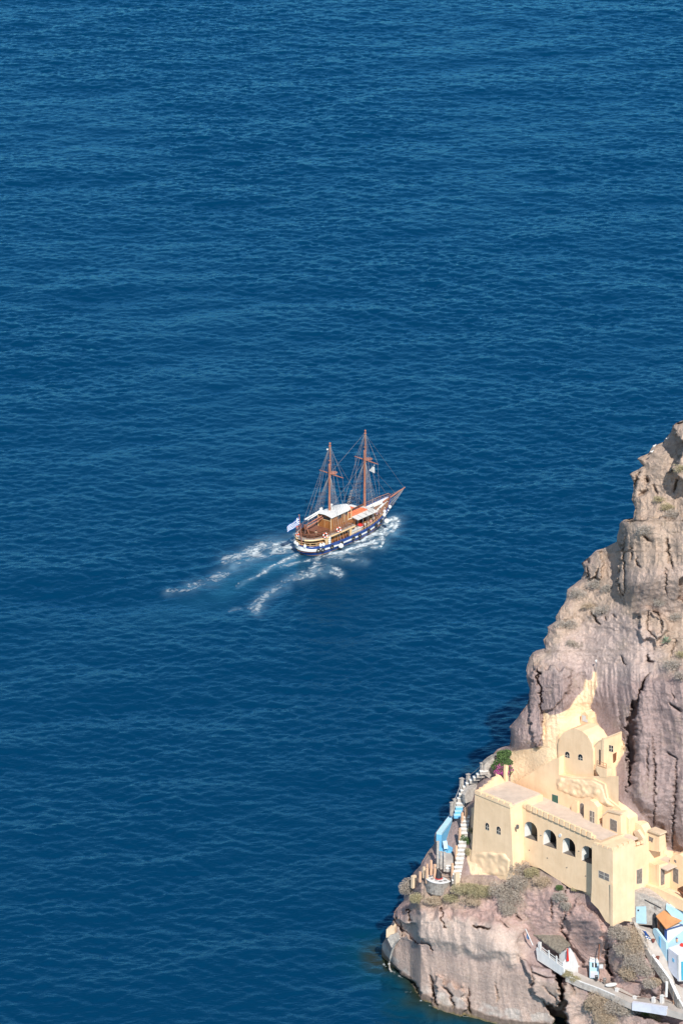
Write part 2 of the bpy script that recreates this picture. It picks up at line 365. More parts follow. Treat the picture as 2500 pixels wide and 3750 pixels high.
# local corrections of the rock's depth (u, v, metres), so that it meets the backs of the houses
CTRL = [(1740, 2910, .5), (1860, 2960, .6), (1885, 2900, 3.8), (1890, 2800, 2.0), (2000, 2980, 1.4), (2027, 2785, -2), (2100, 2850, -4.6), (2212, 2880, -6.8), (2222, 2924, -6.5), (2268, 2960, -7.4), (2300, 3000, -8), (2300, 3080, -7), (2150, 3030, -4), (2150, 3250, -7), (2080, 3225, -5), (2000, 3180, -3), (1930, 3140, -1.2),
 (2170, 3300, -7.6), (2240, 3380, -8.2), (2240, 3110, -8), (2045, 2830, -.8), (2104, 2670, -3.2), (2168, 2722, -4), (2140, 2610, -2), (2210, 2706, -4.2), (2210, 2850, -5.4), (2426, 3050, -4.2), (2438, 3100, -3.5), (2374, 3190, -4.4), (2316, 3370, -4), (2412, 3260, -4.6), (2450, 3160, -4.5), (2530, 3300, -5), (2345, 3022, -7.4), (2360, 3100, -6.5),
 (2181, 2450, -1.2), (2300, 2600, -4.5), (2500, 2600, -6), (2400, 2200, -3.5), (2300, 1950, -1), (2500, 1700, -3), (2100, 2300, -.6), (1880, 2700, 0), (1950, 2600, 0), (2000, 2350, 0), (2200, 2030, 0), (2320, 1800, 0), (2450, 1580, -1), (1600, 3300, 0), (1600, 3100, 0), (1700, 2900, 0), (1800, 2780, 0), (1800, 3150, 0), (1750, 3220, 0), (1900, 3400, -.3), (2050, 3450, -1.5), (2200, 3550, -2.5),
 (2400, 3500, -4.5), (2500, 3700, -3), (2700, 2800, -6), (2700, 2000, -5)]+[(a, b_, 0) for a, b_ in WATERLINE[:9]]+[(2250, 3820, -.6), (1650, 3400, 0), (1500, 3400, 0)]
num = np.zeros(gu.shape); den_ = np.zeros(gu.shape)
for a, b_, c_ in CTRL: w3 = 1/(((gu-a)**2+(gv-b_)**2)+300)**1.6; num += w3*c_; den_ += w3
TY = TY+blur(num/den_, 2)
# big blocks that stand forward (-) or lie back (+), metres, with the width of their edge in pixels
BLOCKS = [(-3.6, 5, [(2262, 1912), (2275, 2000), (2258, 2080), (2262, 2165), (2292, 2232), (2400, 2238), (3000, 2300), (3000, 1890), (2400, 1890)]),
 (-1.6, 5, [(2150, 2020), (2180, 2000), (2196, 2030), (2212, 2060), (2196, 2130), (2160, 2130), (2140, 2080)]),
 (3.2, 5, [(2346, 2490), (2372, 2470), (2330, 2580), (2322, 2700), (2318, 2760), (2300, 2860), (2292, 2900), (2296, 2760), (2288, 2660), (2310, 2580), (2340, 2540)]),
 (-1.4, 30, [(2325, 2560), (2360, 2480), (2700, 2420), (2900, 3300), (2500, 3150), (2440, 3070), (2310, 2930)]),
 (-1.3, 7, [(1938, 2500), (1939, 2680), (1972, 2738), (1984, 2690), (1988, 2600), (2040, 2590), (2090, 2540), (2090, 2450), (1955, 2430)]),
 (1.8, 4, [(1962, 2436), (1972, 2470), (1990, 2600), (1984, 2600), (1964, 2480), (1958, 2450)]),
 (-1.6, 10, [(2328, 2240), (2340, 2330), (2400, 2360), (2450, 2300), (2410, 2236), (2366, 2226)]),
 (2.6, 4, [(2375, 2232), (2410, 2240), (2420, 2290), (2425, 2340), (2410, 2330), (2370, 2310), (2368, 2270)]) if False else (0.8, 4, [(2378, 2245), (2408, 2255), (2416, 2300), (2400, 2330), (2374, 2300)]),
 (-1.3, 40, [(1440, 3385), (1500, 3440), (1590, 3480), (1750, 3505), (1900, 3535), (1930, 3400), (1850, 3360), (1600, 3330), (1480, 3310)]),
 (-1.5, 7, [(1900, 3500), (1935, 3512), (2035, 3560), (2056, 3640), (2040, 3675), (1950, 3650), (1945, 3600)]),
 (5.5, 4, [(1985, 3666), (2020, 3662), (2045, 3684), (2052, 3640), (2040, 3590), (2030, 3560), (2050, 3572), (2062, 3620), (2070, 3680), (2085, 3760), (2090, 3900), (2016, 3900), (2020, 3720)]),
 (-2.0, 5, [(2060, 3560), (2150, 3620), (2400, 3740), (2600, 3800), (2600, 4200), (2090, 4200), (2066, 3650)]),
 (2.2, 4, [(2146, 3650), (2156, 3640), (2165, 3690), (2190, 3760), (2200, 3900), (2170, 3900), (2150, 3720)]) if False else (1.6, 5, [(2160, 3570), (2180, 3600), (2196, 3650), (2186, 3660), (2160, 3620)]),
 (-1.3, 6, [(2222, 3450), (2240, 3400), (2262, 3380), (2330, 3440), (2380, 3540), (2420, 3640), (2260, 3630), (2240, 3560), (2226, 3520)]),
 (2.4, 3, [(2215, 3490), (2226, 3465), (2224, 3540), (2238, 3570), (2226, 3575), (2212, 3530)]),
 (2.4, 4, [(2070, 3160), (2064, 3300)] + [(2068, 3300), (2074, 3160)]),
 (1.8, 4, [(1518, 3390), (1440, 3360), (1452, 3400), (1520, 3440), (1580, 3482), (1580, 3476)]),
 (1.6, 3, [(1494, 3325), (1502, 3325), (1510, 3372), (1500, 3362)]),
 (1.6, 3, [(1606, 3340), (1612, 3336), (1630, 3392), (1622, 3388)]),
 (2.0, 3, [(1733, 3380), (1740, 3376), (1788, 3402), (1760, 3400)]),
 (2.2, 4, [(2480, 2110), (2540, 2100), (2540, 2200), (2490, 2200)]),
 (-1.2, 8, [(2100, 3300), (2068, 3360), (2080, 3440), (2110, 3500), (2180, 3560), (2208, 3520), (2206, 3430), (2180, 3340)]),
 (-1.0, 6, [(1600, 3560), (1640, 3600), (1690, 3620), (1710, 3700), (1650, 3800), (1580, 3700)])]
# cracks: polyline, half width (px), depth (m)
CRACKS = [([(1575, 3575), (1587, 3612), (1590, 3650), (1598, 3680)], 5, 2.2), ([(1625, 3612), (1650, 3640), (1662, 3690)], 4, 1.6), ([(1715, 3620), (1716, 3690), (1724, 3712)], 4, 1.8),
 ([(1436, 3530), (1470, 3575), (1520, 3600), (1540, 3640)], 6, 2.6), ([(1814, 3600), (1820, 3630), (1824, 3670)], 2.5, 1.0), ([(1990, 3610), (2030, 3655), (2048, 3680)], 2.5, 1.0), ([(1947, 3562), (1950, 3600), (1943, 3640)], 3, 1.2),
 ([(1936, 3530), (1950, 3560), (2000, 3580), (2035, 3580)], 3, 1.2), ([(2053, 3360), (2056, 3410), (2076, 3440), (2080, 3460)], 3.5, 1.6), ([(2021, 3290), (2020, 3370)], 2.5, 1.2), ([(2065, 3340), (2062, 3380)], 2.5, 1.2),
 ([(2387, 2700), (2398, 2800), (2395, 2960), (2388, 3040)], 3.5, 1.2), ([(2372, 2720), (2368, 2860)], 3, 0.8), ([(2475, 2780), (2468, 2960), (2462, 3120)], 4, 1.4), ([(2440, 2755), (2474, 2775)], 3, 1.3), ([(2452, 2574), (2475, 2592), (2498, 2606)], 4, 1.6),
 ([(2270, 2404), (2288, 2436)], 3, 1.5), ([(2371, 2400), (2374, 2420), (2390, 2424)], 5, 2.2), ([(2462, 2540), (2465, 2560)], 3, 1.0), ([(2164, 2240), (2182, 2270), (2198, 2288)], 4, 1.7), ([(2214, 2258), (2224, 2272)], 3, 1.0), ([(2240, 2250), (2258, 2262)], 3, 1.0),
 ([(2372, 2236), (2370, 2280), (2372, 2310), (2404, 2340)], 3, 1.4), ([(2376, 2236), (2408, 2244), (2420, 2280), (2422, 2322)], 3, 1.4), ([(2290, 1930), (2282, 2040), (2284, 2100), (2288, 2210)], 4, 1.3), ([(2266, 2070), (2262, 2130), (2276, 2190)], 3, 1.0),
 ([(2310, 2000), (2308, 2050)], 4, 1.0), ([(2327, 2040), (2332, 2070), (2345, 2078)], 4, 1.2), ([(2350, 1960), (2386, 1982)], 5, 1.4), ([(2440, 1975), (2446, 2010), (2448, 2060)], 5, 1.3), ([(2436, 2080), (2440, 2180)], 3, 0.9), ([(2455, 2040), (2462, 2080)], 4, 1.2),
 ([(2152, 2080), (2158, 2120)], 4, 1.5), ([(2188, 2080), (2178, 2124)], 3, 1.5), ([(2336, 1732), (2326, 1770), (2318, 1800)], 6, 1.8), ([(2362, 1748), (2370, 1770)], 8, 1.8), ([(2395, 1780), (2405, 1810)], 5, 1.2), ([(2335, 1818), (2366, 1800)], 7, 1.8), ([(2480, 1750), (2470, 1800)], 6, 1.6),
 ([(2260, 2560), (2300, 2860)], 2, 0.5), ([(2180, 2800), (2190, 2840)], 2, 0.8), ([(1460, 3345), (1470, 3400), (1500, 3420)], 2.5, 0.9), ([(1880, 3325), (1895, 3355), (1905, 3370)], 3, 1.2), ([(1830, 3370), (1860, 3400)], 2.5, 1.0),
 ([(2480, 2330), (2450, 2420)], 3, 0.8), ([(2105, 3640), (2090, 3600), (2075, 3570)], 4, 1.4), ([(2250, 3560), (2300, 3590), (2350, 3600)], 4, 1.2)]
# shade caster added high on the right: forward blocks made to shade the rock
BLOCKS += [(-6.5, 9, [(2462, 1588), (2464, 1556), (2500, 1520), (2640, 1400), (3000, 1250), (3000, 1600), (2520, 1612), (2480, 1598)]),(-5.0, 8, [(2494, 1650), (2476, 1700), (2445, 1720), (2500, 1760), (3000, 1800), (3000, 1400), (2560, 1560)])]
ur = np.linspace(0, 1, 430)
vr = np.concatenate([np.linspace(1340, 3800, 940), np.linspace(3806, 4100, 20)])
eu = np.interp(vr, EV, EU)+5*fbm(vr/26, vr*0+3, 77, 3)
UR = 3100.0
Ugrid = eu[:, None]+(UR-eu[:, None])*(ur[None, :]**1.35); Vgrid = np.repeat(vr[:, None], len(ur), 1)
def table(A, u, v):
    fu = np.clip((u-GU[0])/10, 0, len(GU)-1.001); fv = np.clip((v-GV[0])/10, 0, len(GV)-1.001)
    i = fu.astype(int); j = fv.astype(int); fu = fu-i; fv = fv-j
    return (A[j, i]*(1-fu)+A[j, i+1]*fu)*(1-fv)+(A[j+1, i]*(1-fu)+A[j+1, i+1]*fu)*fv
def surf_Y(u, v): return float(table(TY, np.array([float(u)]), np.array([float(v)]))[0])
def surf(u, v, off=0.0): return at_Y(u, v, surf_Y(u, v)-off)
NOBUMP = [(1600, 3220), (1600, 3010), (1720, 2860), (1880, 2740), (2000, 2720), (2060, 2600), (2200, 2560), (2330, 2740), (2300, 2900), (2480, 3060), (2560, 3150), (2560, 3780), (2360, 3700), (2300, 3450), (2180, 3340), (2020, 3260), (1900, 3180), (1740, 3220)]
NOB2 = [(1895, 3400), (2110, 3440), (2250, 3520), (2560, 3720), (2560, 3800), (2350, 3740), (2150, 3620), (2040, 3580), (1900, 3520)]
def cliff_fields(U, V):
    Yg_ = table(TY, U, V)
    soft = np.ones_like(U)
    for pl in (NOBUMP, NOB2):
        gm = np.zeros(gu.shape); gm[in_poly(gu, gv, pl)] = 1
        soft = np.minimum(soft, 1-0.8*table(blur(gm, 2), U, V))
    alv = table(al, U, V)
    steep = sstep(60, 80, alv)
    x = U/26.0; y = V/25.0
    wob = 1.6*vnoise(x/9, y/9, 5)
    colm = fbm((x+wob)/2.6, y/16.0, 11, 4, 0.55, ridged=True)            # vertical ribs
    blk = fbm(x/5.5+0.3*y/5.5, y/4.2, 13, 5, 0.55)                        # lumps
    led = fbm(x/9.0-y/20, y/1.9, 15, 4, 0.5)                              # ledges
    fine = fbm(x/0.9, y/0.9, 19, 3, 0.6, ridged=True)
    lower = sstep(3330, 3480, V+0.0*(U-1600))*sstep(2150, 2000, U)        # smooth sea-worn band
    col2 = fbm((x+wob)/1.05, y/9.0, 23, 3, 0.6, ridged=True); rough = fbm(x/1.9, y/1.6, 27, 4, 0.62, ridged=True)
    big = fbm((x+wob)/5.5, y/34.0, 29, 3, 0.5, ridged=True)
    d = -steep*1.1*big*(1-0.3*lower)-(0.85*blk+steep*(0.55*colm+0.26*col2)+(1-steep)*(0.25*led+0.30*rough))*(1-0.6*lower)-0.17*fine*(1-0.75*lower)-0.22*rough*(1-lower)
    d = d*soft
    for a, wd, poly in BLOCKS:
        w_ = 4+wd; m_ = (U > min(p[0] for p in poly)-60) & (U < max(p[0] for p in poly)+60) & (V > min(p[1] for p in poly)-60) & (V < max(p[1] for p in poly)+60)
        if not m_.any(): continue
        uu = U[m_]+11*vnoise(V[m_]/17, U[m_]/26, 50)+5*vnoise(V[m_]/6, U[m_]/9, 51); vv = V[m_]+18*vnoise(U[m_]/22, V[m_]/35, 52)+4*vnoise(U[m_]/5, V[m_]/9, 53)
        dist, _ = seg_dist(uu, vv, poly+[poly[0]]); ins = in_poly(uu, vv, poly)
        sd = np.where(ins, dist, -dist)
        d[m_] += a*sstep(-wd*0.4, wd, sd)*(sstep(2240, 2110, V[m_]) if poly[0] == (2262, 1912) else 1)
    for pts, wd, dep in CRACKS:
        m_ = (U > min(p[0] for p in pts)-40) & (U < max(p[0] for p in pts)+40) & (V > min(p[1] for p in pts)-40) & (V < max(p[1] for p in pts)+40)
        uu = U[m_]+5*vnoise(V[m_]/9, U[m_]/30, 61)+2.5*vnoise(V[m_]/3.5, U[m_]/9, 62); vv = V[m_]
        dist, par = seg_dist(uu, vv, pts)
        pu = np.interp(par*(len(pts)-1), range(len(pts)), [p[0] for p in pts]); lft = uu < pu
        d[m_] += 0.8*dep*(0.45+0.75*np.sin(math.pi*np.clip(par, 0.03, 0.97)))*np.where(lft, 0.25*np.exp(-dist/(wd*4.5))+0.85*np.exp(-(dist/(wd*0.9))**2), np.exp(-(dist/(wd*0.55))**2)*1.1)
    d += (1-soft)*0.9
    return Yg_, d, alv, soft
def surf_Y(u, v):
    a_, d_, _, _ = cliff_fields(np.array([[float(u)]]), np.array([[float(v)]])); return float(a_[0, 0]+d_[0, 0])
Yg0, disp, alv, soft = cliff_fields(Ugrid, Vgrid)
de_, _ = seg_dist(Ugrid, Vgrid, EDGE); dedge = np.minimum(de_, Ugrid-eu[:, None]+12)/26.0; RR = 2.4
rnd = RR*(1-np.sqrt(np.clip(1-np.clip(1-dedge/RR, 0, 1)**2, 0.02, 1)))
x_, y_, q_ = ray(Ugrid, Vgrid)
Ybase = Yg0+rnd+disp
t_ = Ybase/y_
CLF = np.stack([x_*t_, Ybase, CAM_H+q_*t_], -1)
# wrap the spur round behind its left edge
e0 = CLF[:, 0]; bk = []
for j in range(1, 15):
    f = j/14; off = np.stack([0.1+17*f*f+3*f+0*e0[:, 0], 0.5+9*f+0*e0[:, 0], -2*f-70*max(0, f-0.6)+0*e0[:, 0]], -1)
    nz_ = 0.35*fbm(vr/40, vr*0+j*0.6, 88, 4)[:, None]*np.array([1, .4, 0])*min(1, j/3)
    bk.append(e0+off+nz_)
CLA = np.concatenate([np.stack(bk[::-1], 1), CLF], 1)
# ---- own colours of the rock: regions, not light
def region(U, V, poly, soft_px=14, ragged=10):
    uu = U+ragged*fbm(U/22, V/22, 71, 3); vv = V+ragged*fbm(U/22, V/22, 75, 3)
    dist, _ = seg_dist(uu, vv, poly+[poly[0]]); ins = in_poly(uu, vv, poly)
    return sstep(-soft_px, soft_px, np.where(ins, dist, -dist))
def lay(C, m_, col): return C*(1-m_[..., None])+np.array(col)*m_[..., None]
MAUVE, BEIGE, PINK, PALE, GREYS = (0.335, 0.258, 0.250), (0.435, 0.345, 0.285), (0.43, 0.305, 0.28), (0.475, 0.39, 0.37), (0.270, 0.245, 0.200)
C = np.zeros(Ugrid.shape+(3,))+np.array(MAUVE)
C = lay(C, region(Ugrid, Vgrid, [(1930, 2450), (2040, 2240), (2250, 1900), (2300, 1500), (3100, 1200), (3100, 2430), (2520, 2440), (2330, 2470), (2180, 2420)], 40, 30), BEIGE)
C = lay(C, region(Ugrid, Vgrid, [(2130, 2300), (2250, 2230), (2400, 2330), (2420, 2480), (2250, 2500), (2000, 2460), (2000, 2380)], 40, 30)*0.8, PALE)
C = lay(C, region(Ugrid, Vgrid, [(2280, 2100), (2500, 2060), (3000, 2100), (3000, 2260), (2340, 2250)], 25, 14)*0.55, (0.43, 0.34, 0.31))
C = lay(C, region(Ugrid, Vgrid, [(1400, 3330), (1600, 3200), (2000, 3240), (2250, 3380), (2420, 3600), (2250, 3640), (2000, 3460), (1700, 3400)], 30, 30), PINK)
C = lay(C, region(Ugrid, Vgrid, [(1420, 3380), (1560, 3340), (1900, 3400), (1930, 3500), (1890, 3540), (1600, 3480), (1450, 3440)], 26, 22)*0.85, (0.535, 0.435, 0.38))
C = lay(C, region(Ugrid, Vgrid, [(1380, 3440), (1600, 3490), (1900, 3540), (2050, 3600), (2200, 3700), (2500, 3800), (2500, 4200), (1380, 4200)], 26, 16), (0.46, 0.355, 0.31))
C = lay(C, region(Ugrid, Vgrid, [(1560, 3200), (1500, 3330), (1700, 3330), (1860, 3260), (2060, 3250), (1960, 3150), (1850, 3210)], 24, 24)*0.6, (0.37, 0.30, 0.225))
vwx = np.interp(Ugrid, WU, WV)
ZC = CLF[..., 2]+0.45*fbm(Ugrid/26, Vgrid/26, 91, 3)
C = lay(C, sstep(0.9, 0.5, np.abs(ZC-2.0))*sstep(-0.2, 0.3, fbm(Ugrid/40, Vgrid/40, 94, 3))*0.6*(Ugrid < 2200), (0.56, 0.53, 0.50))
C = lay(C, sstep(1.25, 0.95, ZC)*0.85, (0.15, 0.115, 0.098)); C = lay(C, sstep(0.35, 0.15, ZC)*0.8, (0.20, 0.16, 0.075))
PLASTER = [(1871, 2752), (1885, 2748), (1930, 2742), (1988, 2733), (1984, 2668), (1986, 2603), (2007, 2618), (2053, 2614), (2084, 2591), (2114, 2549), (2133, 2526), (2139, 2486), (2152, 2490), (2168, 2484), (2170, 2461), (2185, 2461),
 (2183, 2511), (2168, 2572), (2156, 2599), (2183, 2614), (2183, 2645), (2225, 2702), (2283, 2714), (2290, 2744), (2271, 2775), (2256, 2813), (2252, 2860), (2214, 2872), (2221, 2924), (2267, 2959), (2313, 3005), (2382, 3035), (2432, 3047),
 (2440, 3112), (2540, 3140), (2560, 3330), (2380, 3300), (2240, 3390), (2170, 3300), (2110, 3245), (1990, 3150), (1905, 3135), (1880, 3200), (1725, 3205), (1708, 3144), (1722, 3110), (1722, 2960), (1820, 2900), (1866, 2860)]
pm = region(Ugrid, Vgrid, PLASTER, 2.5, 5)
YELLOW = (0.84, 0.62, 0.405)
C = lay(C, pm, YELLOW)
Cfull = np.concatenate([np.repeat(C[:, :1], 14, 1), C], 1)
PMf = np.concatenate([np.repeat(pm[:, :1], 14, 1), pm], 1)
me = grid_mesh('cliff', CLA, {'rock': Cfull, 'plaster': PMf})
m, t, b = new_mat('cliff_rock'); b.inputs['Roughness'].default_value = 0.95; b.inputs['Specular IOR Level'].default_value = 0.2
tc = t.nodes.new('ShaderNodeTexCoord')
mp = t.nodes.new('ShaderNodeMapping'); mp.inputs['Scale'].default_value = (1, 1, 0.28); t.links.new(tc.outputs['Object'], mp.inputs[0])
n1 = t.nodes.new('ShaderNodeTexNoise'); n1.inputs['Scale'].default_value = 0.55; n1.inputs['Detail'].default_value = 8; n1.inputs['Roughness'].default_value = 0.7; t.links.new(mp.outputs[0], n1.inputs['Vector'])
n2 = t.nodes.new('ShaderNodeTexNoise'); n2.inputs['Scale'].default_value = 2.6; n2.inputs['Detail'].default_value = 7; n2.inputs['Roughness'].default_value = 0.75; t.links.new(tc.outputs['Object'], n2.inputs['Vector'])
r1 = t.nodes.new('ShaderNodeValToRGB'); r1.color_ramp.elements[0].color = (0.82, 0.80, 0.79, 1); r1.color_ramp.elements[1].color = (1.15, 1.13, 1.10, 1); r1.color_ramp.elements[0].position = 0.3; r1.color_ramp.elements[1].position = 0.72
r2 = t.nodes.new('ShaderNodeValToRGB'); r2.color_ramp.elements[0].color = (0.84, 0.81, 0.79, 1); r2.color_ramp.elements[1].color = (1.12, 1.12, 1.12, 1); r2.color_ramp.elements[0].position = 0.34; r2.color_ramp.elements[1].position = 0.62
t.links.new(n1.outputs['Fac'], r1.inputs[0]); t.links.new(n2.outputs['Fac'], r2.inputs[0])
ca = attr(t, 'rock').outputs['Color']; pa = attr(t, 'plaster').outputs['Fac']
c = mixc(t, 1.0, ca, mixc(t, 1.0, r1.outputs[0], r2.outputs[0], 'MULTIPLY'), 'MULTIPLY')
# dry tufts and dust stains
n3 = t.nodes.new('ShaderNodeTexNoise'); n3.inputs['Scale'].default_value = 0.22; n3.inputs['Detail'].default_value = 9; n3.inputs['Roughness'].default_value = 0.7; t.links.new(tc.outputs['Object'], n3.inputs['Vector'])
r3 = t.nodes.new('ShaderNodeValToRGB'); r3.color_ramp.elements[0].position = 0.56; r3.color_ramp.elements[1].position = 0.66; t.links.new(n3.outputs['Fac'], r3.inputs[0])
mth = t.nodes.new('ShaderNodeMath'); mth.operation = 'MULTIPLY'; mth.inputs[1].default_value = 0.30; t.links.new(r3.outputs[0], mth.inputs[0])
c = mixc(t, mth.outputs[0], c, (0.30, 0.245, 0.165))
c = mixc(t, pa, c, mixc(t, 0.22, ca, mixc(t, 1.0, ca, r2.outputs[0], 'MULTIPLY')))
t.links.new(c, b.inputs['Base Color'])
bp = t.nodes.new('ShaderNodeBump'); bp.inputs['Strength'].default_value = 1.0; bp.inputs['Distance'].default_value = 0.24
t.links.new(n2.outputs['Fac'], bp.inputs['Height']); t.links.new(bp.outputs[0], b.inputs['Normal'])
cliff = link_mesh('cliff', me, m); tag(cliff, kind='structure')
# ---- foam: strands given by their course on the water (picture pixels), half width (px), strength
def make_foam(name, label, strands, x0, x1, y0, y1, lift=0.07):
    X, Y = np.meshgrid(np.arange(x0, x1, 0.13), np.arange(y0, y1, 0.15))
    dd = Y*CP+CAM_H*SP; uu = U0+F_PX*X/dd; vv = V0-F_PX*(Y*SP-CAM_H*CP)/dd
    den = np.zeros_like(X)
    for pts, hw, st in strands:
        m_ = (uu > min(p[0] for p in pts)-60) & (uu < max(p[0] for p in pts)+60) & (vv > min(p[1] for p in pts)-40) & (vv < max(p[1] for p in pts)+40)
        a_, b_ = uu[m_]+9*fbm(X[m_]/2.2, Y[m_]/3.5, 101, 4), (vv[m_]+6*fbm(X[m_]/2.5, Y[m_]/3.5, 105, 4))*1.35
        dist, par = seg_dist(a_, b_, [(p[0], p[1]*1.35) for p in pts])
        den[m_] = np.maximum(den[m_], st*np.exp(-(dist/(hw*1.3))**2))
    brk = np.clip(0.66+1.0*fbm(X/2.6, Y/4.0, 141, 3), 0, 1.1); den = np.where(den > 0.9, den, den*brk)
    wx = 0.5*fbm(X/1.1, Y/1.6, 131, 3); wy = 0.6*fbm(X/1.2, Y/1.5, 135, 3)
    sS_ = X*math.cos(HEAD)+Y*math.sin(HEAD)+wx; tS_ = X*math.sin(HEAD)-Y*math.cos(HEAD)+wy*0.6
    n_ = 0.8*fbm(sS_/2.2, tS_/0.5, 171, 4, 0.65)+fbm((X+wx)/0.9, (Y+wy)/0.62, 111, 5, 0.72)+0.7*fbm((X+wx*2)/1.1, (Y+wy*2)/0.8, 117, 4, 0.62, ridged=True)+0.35*fbm(X/5, Y/5, 119, 2)
    rk = np.clip(np.searchsorted(np.sort(n_.ravel()[::37]), n_)/float(n_.size/37.0), 0, 1)
    cov = np.clip(den*1.05, 0, 1)**0.8*np.clip(0.10+1.15*sstep(0.30, 0.95, rk)*1.0+0.55*(den-0.75)*(den > 0.75), 0, 1)*sstep(0.04, 0.30, den)*np.where(den > 0.9, 1.0, 0.86)
    h_, dx_, dy_ = sea_height(X, Y)
    P_ = np.stack([X-dx_*0.8, Y-dy_*0.8, h_+lift+0.10*cov+0.45*np.clip(den-0.85, 0, 1)*rk], -1)
    k_ = cov > 0.035; keep = k_[:-1, :-1] & k_[1:, 1:] & k_[:-1, 1:] & k_[1:, :-1]
    me = grid_mesh(name, P_, {'cover': cov}, keep)
    o = link_mesh(name, me, FOAMM); return tag(o, label, 'foam', kind='stuff')
FOAMM, t, b = new_mat('sea_foam'); b.inputs['Roughness'].default_value = 0.8; b.inputs['Base Color'].default_value = (0.56, 0.63, 0.66, 1)
t.links.new(attr(t, 'cover').outputs['Fac'], b.inputs['Alpha'])
make_foam('wake_foam', 'broken white foam of the wake spreading behind and beside the sailing boat', FOAM, S0.x-58, S0.x+24, S0.y-42, S0.y+26)
SHORE = [([(1436, 3566), (1470, 3582), (1505, 3604)], 5, 0.55), ([(1480, 3640), (1510, 3636), (1536, 3632)], 5, 0.6), ([(1540, 3668), (1580, 3686), (1620, 3694)], 5, 0.7), ([(1600, 3700), (1660, 3712), (1700, 3722)], 4, 0.6), ([(1700, 3720), (1760, 3736), (1830, 3752)], 4, 0.55), ([(1410, 3530), (1430, 3556)], 4, 0.5)]
sA, sB = at_z(1380, 3480), at_z(1860, 3790)
make_foam('shore_foam', 'thin white wash where the sea meets the foot of the rock', SHORE, sA.x-2, sB.x+3, sB.y-4, sA.y+4)
# ================================================================== THE SAILING BOAT (x ahead, y to port, z up)
SHIP_O = at_z(1258, 1968, 0)
BLUE = mat('hull_blue', (0.018, 0.062, 0.25), 0.35, 0.15, 1.0); WHITE = mat('white_paint', (0.72, 0.72, 0.69), 0.5, 0.08, 2.0)
BOOT = mat('boot_top', (0.10, 0.045, 0.03), 0.6, 0.3, 2); TAN = mat('tan_line', (0.55, 0.33, 0.18), 0.6)
WOOD = mat('varnished_wood', (0.46, 0.185, 0.060), 0.4, 0.3, 1.2, wave=(3, 'Z')); DARKW = mat('dark_wood', (0.12, 0.050, 0.028), 0.5, 0.35, 1.5)
DECK = mat('deck_planks', (0.33, 0.18, 0.11), 0.7, 0.25, 1.2, wave=(4, 'Y')); GREYD = mat('grey_deck', (0.36, 0.31, 0.27), 0.8, 0.2, 1.5)
CREAM = mat('cream_wood', (0.68, 0.45, 0.23), 0.5, 0.15, 1.0); RED = mat('mast_red', (0.38, 0.155, 0.10), 0.5, 0.3, 0.8)
ROPE = mat('rope', (0.27, 0.24, 0.23), 0.9); RUBBER = mat('rubber', (0.018, 0.020, 0.022), 0.8, 0.3); ORANGE = mat('orange_cover', (0.78, 0.20, 0.085), 0.7, 0.25, 1.2, bump=0.05)
CANVAS = mat('awning_canvas', (0.60, 0.585, 0.55), 0.9, 0.08, 0.8); REDC = mat('red_cloth', (0.60, 0.03, 0.02), 0.8, 0.3); STEEL = mat('steel', (0.34, 0.33, 0.33), 0.4, 0.2, 2, metal=0.5)
GLASS = mat('dark_glass', (0.02, 0.025, 0.03), 0.15); FLAGB = mat('flag_blue', (0.035, 0.10, 0.36), 0.8); BROWNR = mat('brown_rail', (0.25, 0.10, 0.055), 0.5, 0.3)
ship = empty('sailing_boat', SHIP_O, HEAD, 'two-masted wooden sailing boat with blue hull and white stripe, under way on open sea', 'boat')
XA, XB = -12.4, 13.5
def hb(x):
    if x < -1: return 3.5*max(0, 1-((-1-x)/11.4)**5.0)**0.5
    return 3.5*max(0, 1-((x+1)/14.5)**2.9)**0.85
def zr(x): return 1.74+(0.32*((-1-x)/11.4)**2 if x < -1 else 2.25*((x+1)/14.5)**2.3)
def outline(n=34):
    """stations from the stern centre round the starboard side to the stem"""
    th = [math.pi*i/n for i in range(n+1)]
    return [XA+(XB-XA)*(1-math.cos(a))/2 for a in th]
XS = outline(56)
def hull_pt(x, sgn, z):
    top = zr(x); l = max(0, min(1, (z+0.7)/(top+0.7))); k = (1-l)**1.6
    xx = x
    if x < -7: xx = x+(1.7*k)*((-7-x)/5.4)
    if x > 4: xx = x-(2.2*k)*((x-4)/9.5)**1.5
    return (xx, sgn*hb(x)*(1-0.28*k-0.28*k*max(0, (x-2)/11)), z)
DASH = [(-9.2, -7.9), (-7.2, -6.2), (-4.6, -1.9), (-1.1, -0.1), (0.7, 2.6), (3.4, 5.0), (5.9, 7.0), (7.6, 8.6)]
mb = MB(); lv = []
for x in XS:
    t_ = zr(x); a, b_ = ((0.36, 0.98) if x < -9.3 else (0.50, 0.80)); lv.append([-0.7, 0.10, 0.20, t_-b_, t_-a, t_-0.06, t_])
for sgn in (-1, 1):
    for i in range(len(XS)-1):
        xm = (XS[i]+XS[i+1])/2
        for j in range(6):
            P = [hull_pt(XS[i], sgn, lv[i][j]), hull_pt(XS[i+1], sgn, lv[i+1][j]), hull_pt(XS[i+1], sgn, lv[i+1][j+1]), hull_pt(XS[i], sgn, lv[i][j+1])]
            mb.cm = [1, 2, 0, 0, 0, 0][j]
            if j == 3 and (xm < -9.4 or any(a <= xm <= b_ for a, b_ in DASH)): mb.cm = 3
            mb.add(P, [(0, 1, 2, 3)])
mb.cm = 0
me = bpy.data.meshes.new('hull'); me.from_pydata(mb.v, [], mb.f); me.polygons.foreach_set('material_index', mb.mi)
bm = bmesh.new(); bm.from_mesh(me); bmesh.ops.remove_doubles(bm, verts=bm.verts, dist=0.002); bmesh.ops.recalc_face_normals(bm, faces=bm.faces); bm.to_mesh(me); bm.free()
